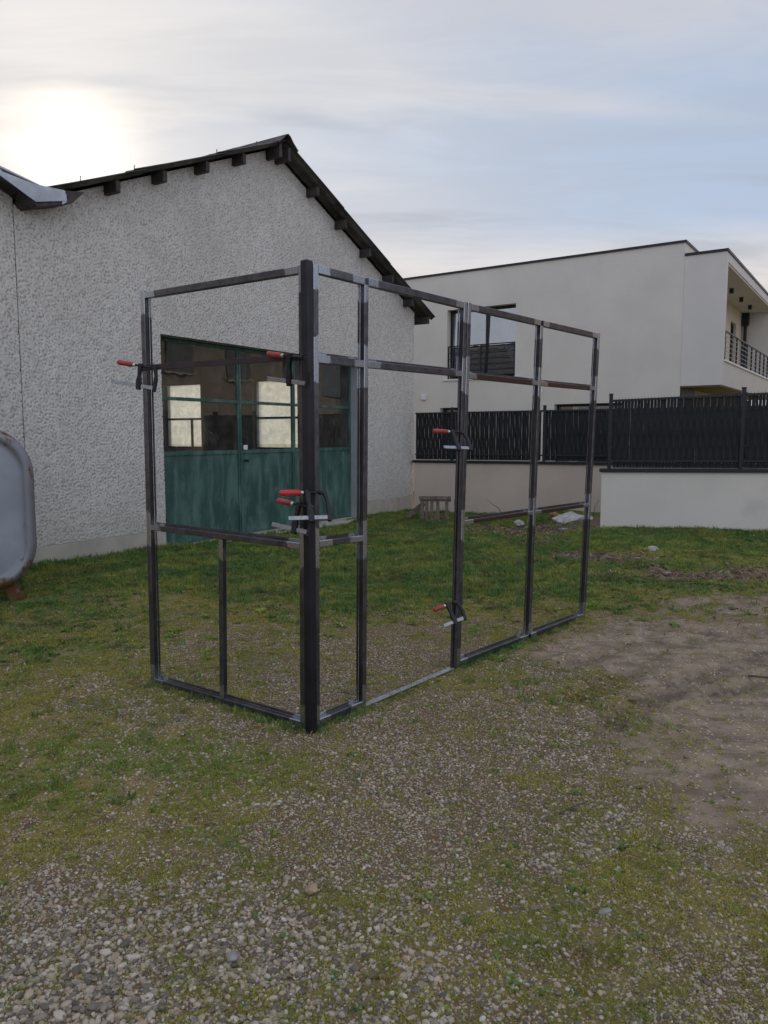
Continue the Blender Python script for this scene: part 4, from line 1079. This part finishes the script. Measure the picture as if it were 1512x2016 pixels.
def proto(name, bm, m, smooth=False):
    me = bpy.data.meshes.new(name); bm.to_mesh(me); bm.free()
    if smooth: me.polygons.foreach_set('use_smooth', [True] * len(me.polygons))
    me.materials.append(m)
    o = bpy.data.objects.new(name, me); c = bpy.data.collections.get('protos_' + name.split('_')[0]) or bpy.data.collections.new('protos_' + name.split('_')[0])
    c.objects.link(o); return c
def pebbles():
    for k in range(9):
        bm = bmesh.new(); bmesh.ops.create_icosphere(bm, subdivisions=2, radius=1)
        s_ = (random.uniform(.85, 1.25), random.uniform(.65, .95), random.uniform(.38, .68)); off = [random.uniform(0, 9) for _ in range(3)]
        cut = [(Vector((random.gauss(0, 1), random.gauss(0, 1), random.gauss(0, 1))).normalized(), random.uniform(.62, .9)) for _ in range(random.choice((0, 2, 4, 6)))]
        for v in bm.verts:
            p = v.co.copy()
            for nn, dd_ in cut:
                q = p.dot(nn)
                if q > dd_: p -= nn * (q - dd_)
            f_ = 1 + .10 * math.sin(3 * p.x + off[0]) * math.sin(2.6 * p.y + off[1]) + .06 * math.sin(5 * p.z + off[2])
            v.co = Vector((p.x * s_[0], p.y * s_[1], p.z * s_[2])) * f_
        c = proto('pebble_%d' % k, bm, M['pebble'], smooth=len(cut) < 3)
    return c
def blades(kind, n_var, nb, rad, h0, h1, w_, m, droop=.5, segs=2):
    for k in range(n_var):
        bm = bmesh.new()
        for i in range(nb):
            a = random.uniform(0, 6.283); r_ = rad * math.sqrt(random.random()); x, y = r_ * math.cos(a), r_ * math.sin(a)
            h = random.uniform(h0, h1); b2 = random.uniform(0, 6.283); dx, dy = math.cos(b2), math.sin(b2); px, py = -dy, dx
            dr = random.uniform(.2, 1.) * droop * h; ww = w_ * random.uniform(.7, 1.3); pr = None
            for s_ in range(segs + 1):
                t = s_ / segs; cx = x + dx * dr * t * t; cy = y + dy * dr * t * t; cz = h * t * (1 - .25 * droop * t); wt = ww * (1 - t * .85)
                if s_ == segs: cur = (bm.verts.new((cx, cy, cz)),)
                else: cur = (bm.verts.new((cx - px * wt, cy - py * wt, cz)), bm.verts.new((cx + px * wt, cy + py * wt, cz)))
                if pr: bm.faces.new((pr[0], pr[1], cur[1], cur[0]) if len(cur) == 2 else (pr[0], pr[1], cur[0]))
                pr = cur
        c = proto('%s_%d' % (kind, k), bm, m)
    return c
def leafy(kind, n_var, m):
    """flat rosettes of broad leaves (clover, dandelion)"""
    for k in range(n_var):
        bm = bmesh.new()
        for i in range(9):
            a = i * 2.4 + random.uniform(-.4, .4); L = random.uniform(.02, .05); up = random.uniform(.1, .7); w_ = L * random.uniform(.18, .35)
            d = Vector((math.cos(a), math.sin(a), up)).normalized(); p = Vector((-math.sin(a), math.cos(a), 0))
            b0 = d * .004; m0 = d * L * .6; t0 = d * L + Vector((0, 0, -L * .35))
            q = [bm.verts.new(v) for v in (b0, m0 - p * w_, t0, m0 + p * w_)]; bm.faces.new(q)
        c = proto('%s_%d' % (kind, k), bm, m)
    return c
def litter():
    for k in range(6):
        bm = bmesh.new()
        if k < 4:
            L, w_ = random.uniform(.02, .04), random.uniform(.008, .016); rows = []
            for i in range(4):
                t = i / 3; ww = w_ * math.sin(math.pi * (.12 + .8 * t)); z = .006 + .012 * math.sin(t * 3 + k)
                rows.append([bm.verts.new((L * (t - .5) * 2, -ww, z + .006)), bm.verts.new((L * (t - .5) * 2, 0, z)), bm.verts.new((L * (t - .5) * 2, ww, z + .008))])
            for a_, b_ in zip(rows, rows[1:]):
                for j in range(2): bm.faces.new((a_[j], a_[j + 1], b_[j + 1], b_[j]))
        else:
            for j in range(2):
                a = random.uniform(0, 3.14); d = Vector((math.cos(a), math.sin(a), random.uniform(-.1, .1))) * random.uniform(.04, .09); s_ = Vector((-d.y, d.x, 0)).normalized() * .0016; z = Vector((0, 0, .006))
                q = [bm.verts.new(v) for v in (-d - s_ + z, -d + s_ + z, d + s_ + z * 1.8, d - s_ + z * 1.8)]; bm.faces.new(q)
        c = proto('litter_%d' % k, bm, M['leaf'])
    return c


def scatter(name, label, P, scale, rot, coll, m_host):
    me = bpy.data.meshes.new(name); me.vertices.add(len(P)); me.vertices.foreach_set('co', P.astype(np.float32).ravel())
    nv = len(coll.objects)
    a = me.attributes.new('s', 'FLOAT_VECTOR', 'POINT'); a.data.foreach_set('vector', scale.astype(np.float32).ravel())
    a = me.attributes.new('r', 'FLOAT_VECTOR', 'POINT'); a.data.foreach_set('vector', rot.astype(np.float32).ravel())
    a = me.attributes.new('k', 'INT', 'POINT'); a.data.foreach_set('value', rng.integers(0, nv, len(P)).astype(np.int32))
    o = bpy.data.objects.new(name, me); COL.objects.link(o); tag(o, label, None, kind='stuff')
    t = bpy.data.node_groups.new(name, 'GeometryNodeTree')
    t.interface.new_socket('Geometry', in_out='INPUT', socket_type='NodeSocketGeometry'); t.interface.new_socket('Geometry', in_out='OUTPUT', socket_type='NodeSocketGeometry')
    gi = t.nodes.new('NodeGroupInput'); go = t.nodes.new('NodeGroupOutput'); ip = t.nodes.new('GeometryNodeInstanceOnPoints')
    ci = t.nodes.new('GeometryNodeCollectionInfo'); ci.inputs[0].default_value = coll; ci.inputs['Separate Children'].default_value = True; ci.inputs['Reset Children'].default_value = True
    ip.inputs['Pick Instance'].default_value = True
    def na(nm, typ):
        q = t.nodes.new('GeometryNodeInputNamedAttribute'); q.data_type = typ; q.inputs[0].default_value = nm; return [s_ for s_ in q.outputs if s_.name == 'Attribute' and s_.enabled][0]
    L = t.links.new
    mp = t.nodes.new('GeometryNodeMeshToPoints')
    L(gi.outputs[0], mp.inputs['Mesh']); L(mp.outputs[0], ip.inputs['Points']); L(ci.outputs[0], ip.inputs['Instance'])
    L(na('k', 'INT'), ip.inputs['Instance Index']); L(na('s', 'FLOAT_VECTOR'), ip.inputs['Scale'])
    e2r = t.nodes.new('FunctionNodeEulerToRotation'); L(na('r', 'FLOAT_VECTOR'), e2r.inputs[0]); L(e2r.outputs[0], ip.inputs['Rotation'])
    L(ip.outputs[0], go.inputs[0])
    md = o.modifiers.new('scatter', 'NODES'); md.node_group = t
    return o


def sample(n, y0, y1, power=1.0, wide=.60, pad=.5, xmax=None):
    """points spread over the yard in front of the viewer's side, thinning with distance"""
    u = rng.random(n)
    # density per area ~ 1/Y**power
    e = 2 - power
    Y = (y0 ** e + u * (y1 ** e - y0 ** e)) ** (1 / e) if abs(e) > 1e-3 else y0 * (y1 / y0) ** u
    X = (rng.random(n) * 2 - 1) * (wide * Y + pad)
    return X, Y
WD = np.array([.527, .85]); WN = np.array([-.85, .527])
def outside(X, Y):
    """not inside the workshop or behind the garden walls"""
    qx, qy = X - .652, Y - 16.745
    a = qx * WD[0] + qy * WD[1]; b_ = qx * WN[0] + qy * WN[1]
    ok = ~((a < .0) & (b_ > -.015))
    ok &= ~((X > 3.56) & (Y > 12.37 - (X - 3.567) * .2642 - .0))
    ok &= Y < 16.87 - (X) * .4167
    return ok
def gh(X, Y, f): return height(X, Y, f[0], f[1], f[2], f[3])
def euler(n, tilt):
    return np.stack([rng.normal(0, tilt, n), rng.normal(0, tilt, n), rng.random(n) * 6.283], 1)

CP_ = pebbles()
X, Y = sample(400000, 1.55, 9.0, .85)
f = fields(X, Y); keep = (rng.random(len(X)) < np.clip(f[0] * .9 + .62 * f[1] * (1 - .9 * f[2]) + .05 * f[3] + .01, 0, 1)) & outside(X, Y)
X, Y = X[keep], Y[keep]; f = [q[keep] for q in f]; n = len(X)
s = np.exp(rng.normal(math.log(.0046), .42, n)); s = np.clip(s, .0026, .0125); s *= np.where(fbm(X, Y, 2.2, 201, 3) > .55, 1.15, .92)
s *= np.where(f[3] > .5, .7, 1.) * np.clip(1.15 - .05 * Y, .8, 1.1)
s *= .86 + .32 * ell(X, Y, -.7, 1.9, .8, .4)
Z = gh(X, Y, f) + s * rng.uniform(-.15, .25, n)
scatter('gravel', 'grey and tan river gravel spread over the yard', np.stack([X, Y, Z], 1), np.repeat(s[:, None], 3, 1), euler(n, .35), CP_, None)

CM_ = blades('moss', 10, 17, .022, .006, .021, .0019, M['moss'], 1.2)
X, Y = sample(150000, 1.55, 11.0, 1.0)
f = fields(X, Y); keep = (rng.random(len(X)) < np.clip(f[1] * .95 * sst(fbm(X, Y, 9, 355, 3), .28, .5) + .25 * f[0] * sst(fbm(X, Y, 6, 333, 3), .42, .62), 0, 1)) & outside(X, Y)
X, Y = X[keep], Y[keep]; f = [q[keep] for q in f]; n = len(X)
s = rng.uniform(.55, 1.15, n) * (.8 + .06 * Y)
Z = gh(X, Y, f) - .001
scatter('moss', 'low yellow-green moss carpet between the gravel', np.stack([X, Y, Z], 1), np.stack([s, s, s * rng.uniform(.5, 1.05, n)], 1), euler(n, .2), CM_, None)

CG_ = blades('grass', 9, 17, .045, .020, .070, .0036, M['grassb'], .9)
X, Y = sample(120000, 3.0, 17.5, .75)
f = fields(X, Y)
nearw = ell(X, Y, -1.4, 11.6, 9, 9)
dens = f[2] * .9 + .02 * f[1]
dens = dens * (.35 + .9 * fbm(X, Y, 2.0, 401, 3))
keep = (rng.random(len(X)) < dens) & outside(X, Y)
X, Y = X[keep], Y[keep]; f = [q[keep] for q in f]; n = len(X)
s = rng.uniform(.55, 1.25, n) * (.75 + .5 * fbm(X, Y, 1.2, 405, 3))
Z = gh(X, Y, f) - .003
scatter('grass', 'short rough green grass in front of the workshop', np.stack([X, Y, Z], 1), np.stack([s, s, s * rng.uniform(.7, 1.3, n)], 1), euler(n, .15), CG_, None)

CL_ = leafy('leafy', 5, M['grassb'])
X, Y = sample(60000, 1.7, 17.0, .8)
f = fields(X, Y)
keep = (rng.random(len(X)) < (f[2] * .8 * sst(fbm(X, Y, 1.7, 444, 3), .42, .62) + .05 * f[1])) & outside(X, Y)
X, Y = X[keep], Y[keep]; f = [q[keep] for q in f]; n = len(X)
s = rng.uniform(.6, 1.7, n) * np.where(Y < 5, .5, 1.)
scatter('ground_weeds', 'small leafy weeds growing through the grass', np.stack([X, Y, gh(X, Y, f)], 1), np.repeat(s[:, None], 3, 1), euler(n, .15), CL_, None)
# taller weeds along the foot of the workshop wall and low walls
# tufts and moss that have crept over the foot of the steel frames
def line_pts(a, b_, n, sp):
    t_ = rng.random(n); a = np.array(a); b_ = np.array(b_); d = (b_ - a) / np.linalg.norm(b_ - a); o_ = rng.normal(0, sp, n)
    return a[0] + (b_[0] - a[0]) * t_ - d[1] * o_, a[1] + (b_[1] - a[1]) * t_ + d[0] * o_
lx, ly = zip(line_pts((-1.45, 4.56), (-.4, 3.81), 260, .035), line_pts((-.37, 3.82), (-.08, 4.17), 60, .03), line_pts((.5, 4.88), (1.72, 6.26), 260, .035), line_pts((-.1, 4.15), (.48, 4.86), 50, .03))
X, Y = np.concatenate(lx), np.concatenate(ly); f = fields(X, Y); n = len(X); s = rng.uniform(.35, .8, n)
scatter('frame_foot_tufts', 'small grass tufts along the bottom rails of the frames', np.stack([X, Y, gh(X, Y, f) - .003], 1), np.repeat(s[:, None], 3, 1), euler(n, .2), CG_, None)
xs = rng.uniform(-9.6, -.1, 900); off = np.abs(rng.normal(0, .07, 900)) + .03
xs2 = rng.uniform(0, 1, 500); 
X = np.concatenate([.652 + WD[0] * xs - WN[0] * off, 3.6 + 5.5 * xs2, 6.8 * rng.random(300) - .0]); o2 = np.abs(rng.normal(0, .06, 500)) + .02
Y = np.concatenate([16.745 + WD[1] * xs - WN[1] * off, 12.37 - .2642 * (5.5 * xs2 + .03) - o2, np.zeros(300)])
Y[-300:] = 16.85 - X[-300:] * .4167 - np.abs(rng.normal(0, .1, 300))
m_ = ~((np.arange(len(X)) < 900) & (np.concatenate([xs, np.zeros(800)]) > -7.1) & (np.concatenate([xs, np.zeros(800)]) < -2.2) & (rng.random(len(X)) < .6))
m_ &= ~((X > 3.5) & (np.arange(len(X)) >= 1400))
X, Y = X[m_], Y[m_]; f = fields(X, Y); n = len(X); s = rng.uniform(.8, 2.0, n)
scatter('verge_weeds', 'taller weeds along the foot of the walls', np.stack([X, Y, gh(X, Y, f) - .005], 1), np.repeat(s[:, None], 3, 1), euler(n, .2), CG_, None)

CT_ = litter()
X, Y = sample(60000, 1.6, 15.5, .6)
f = fields(X, Y); keep = (rng.random(len(X)) < (f[4] * .85 + .015 + .03 * f[3])) & outside(X, Y)
X, Y = X[keep], Y[keep]; f = [q[keep] for q in f]; n = len(X); s = rng.uniform(.5, 1.4, n) * np.where(Y < 6, .45, 1.0)
scatter('leaf_litter', 'brown dead leaves and straw on the ground', np.stack([X, Y, gh(X, Y, f) + .002], 1), np.repeat(s[:, None], 3, 1), euler(n, .35), CT_, None)
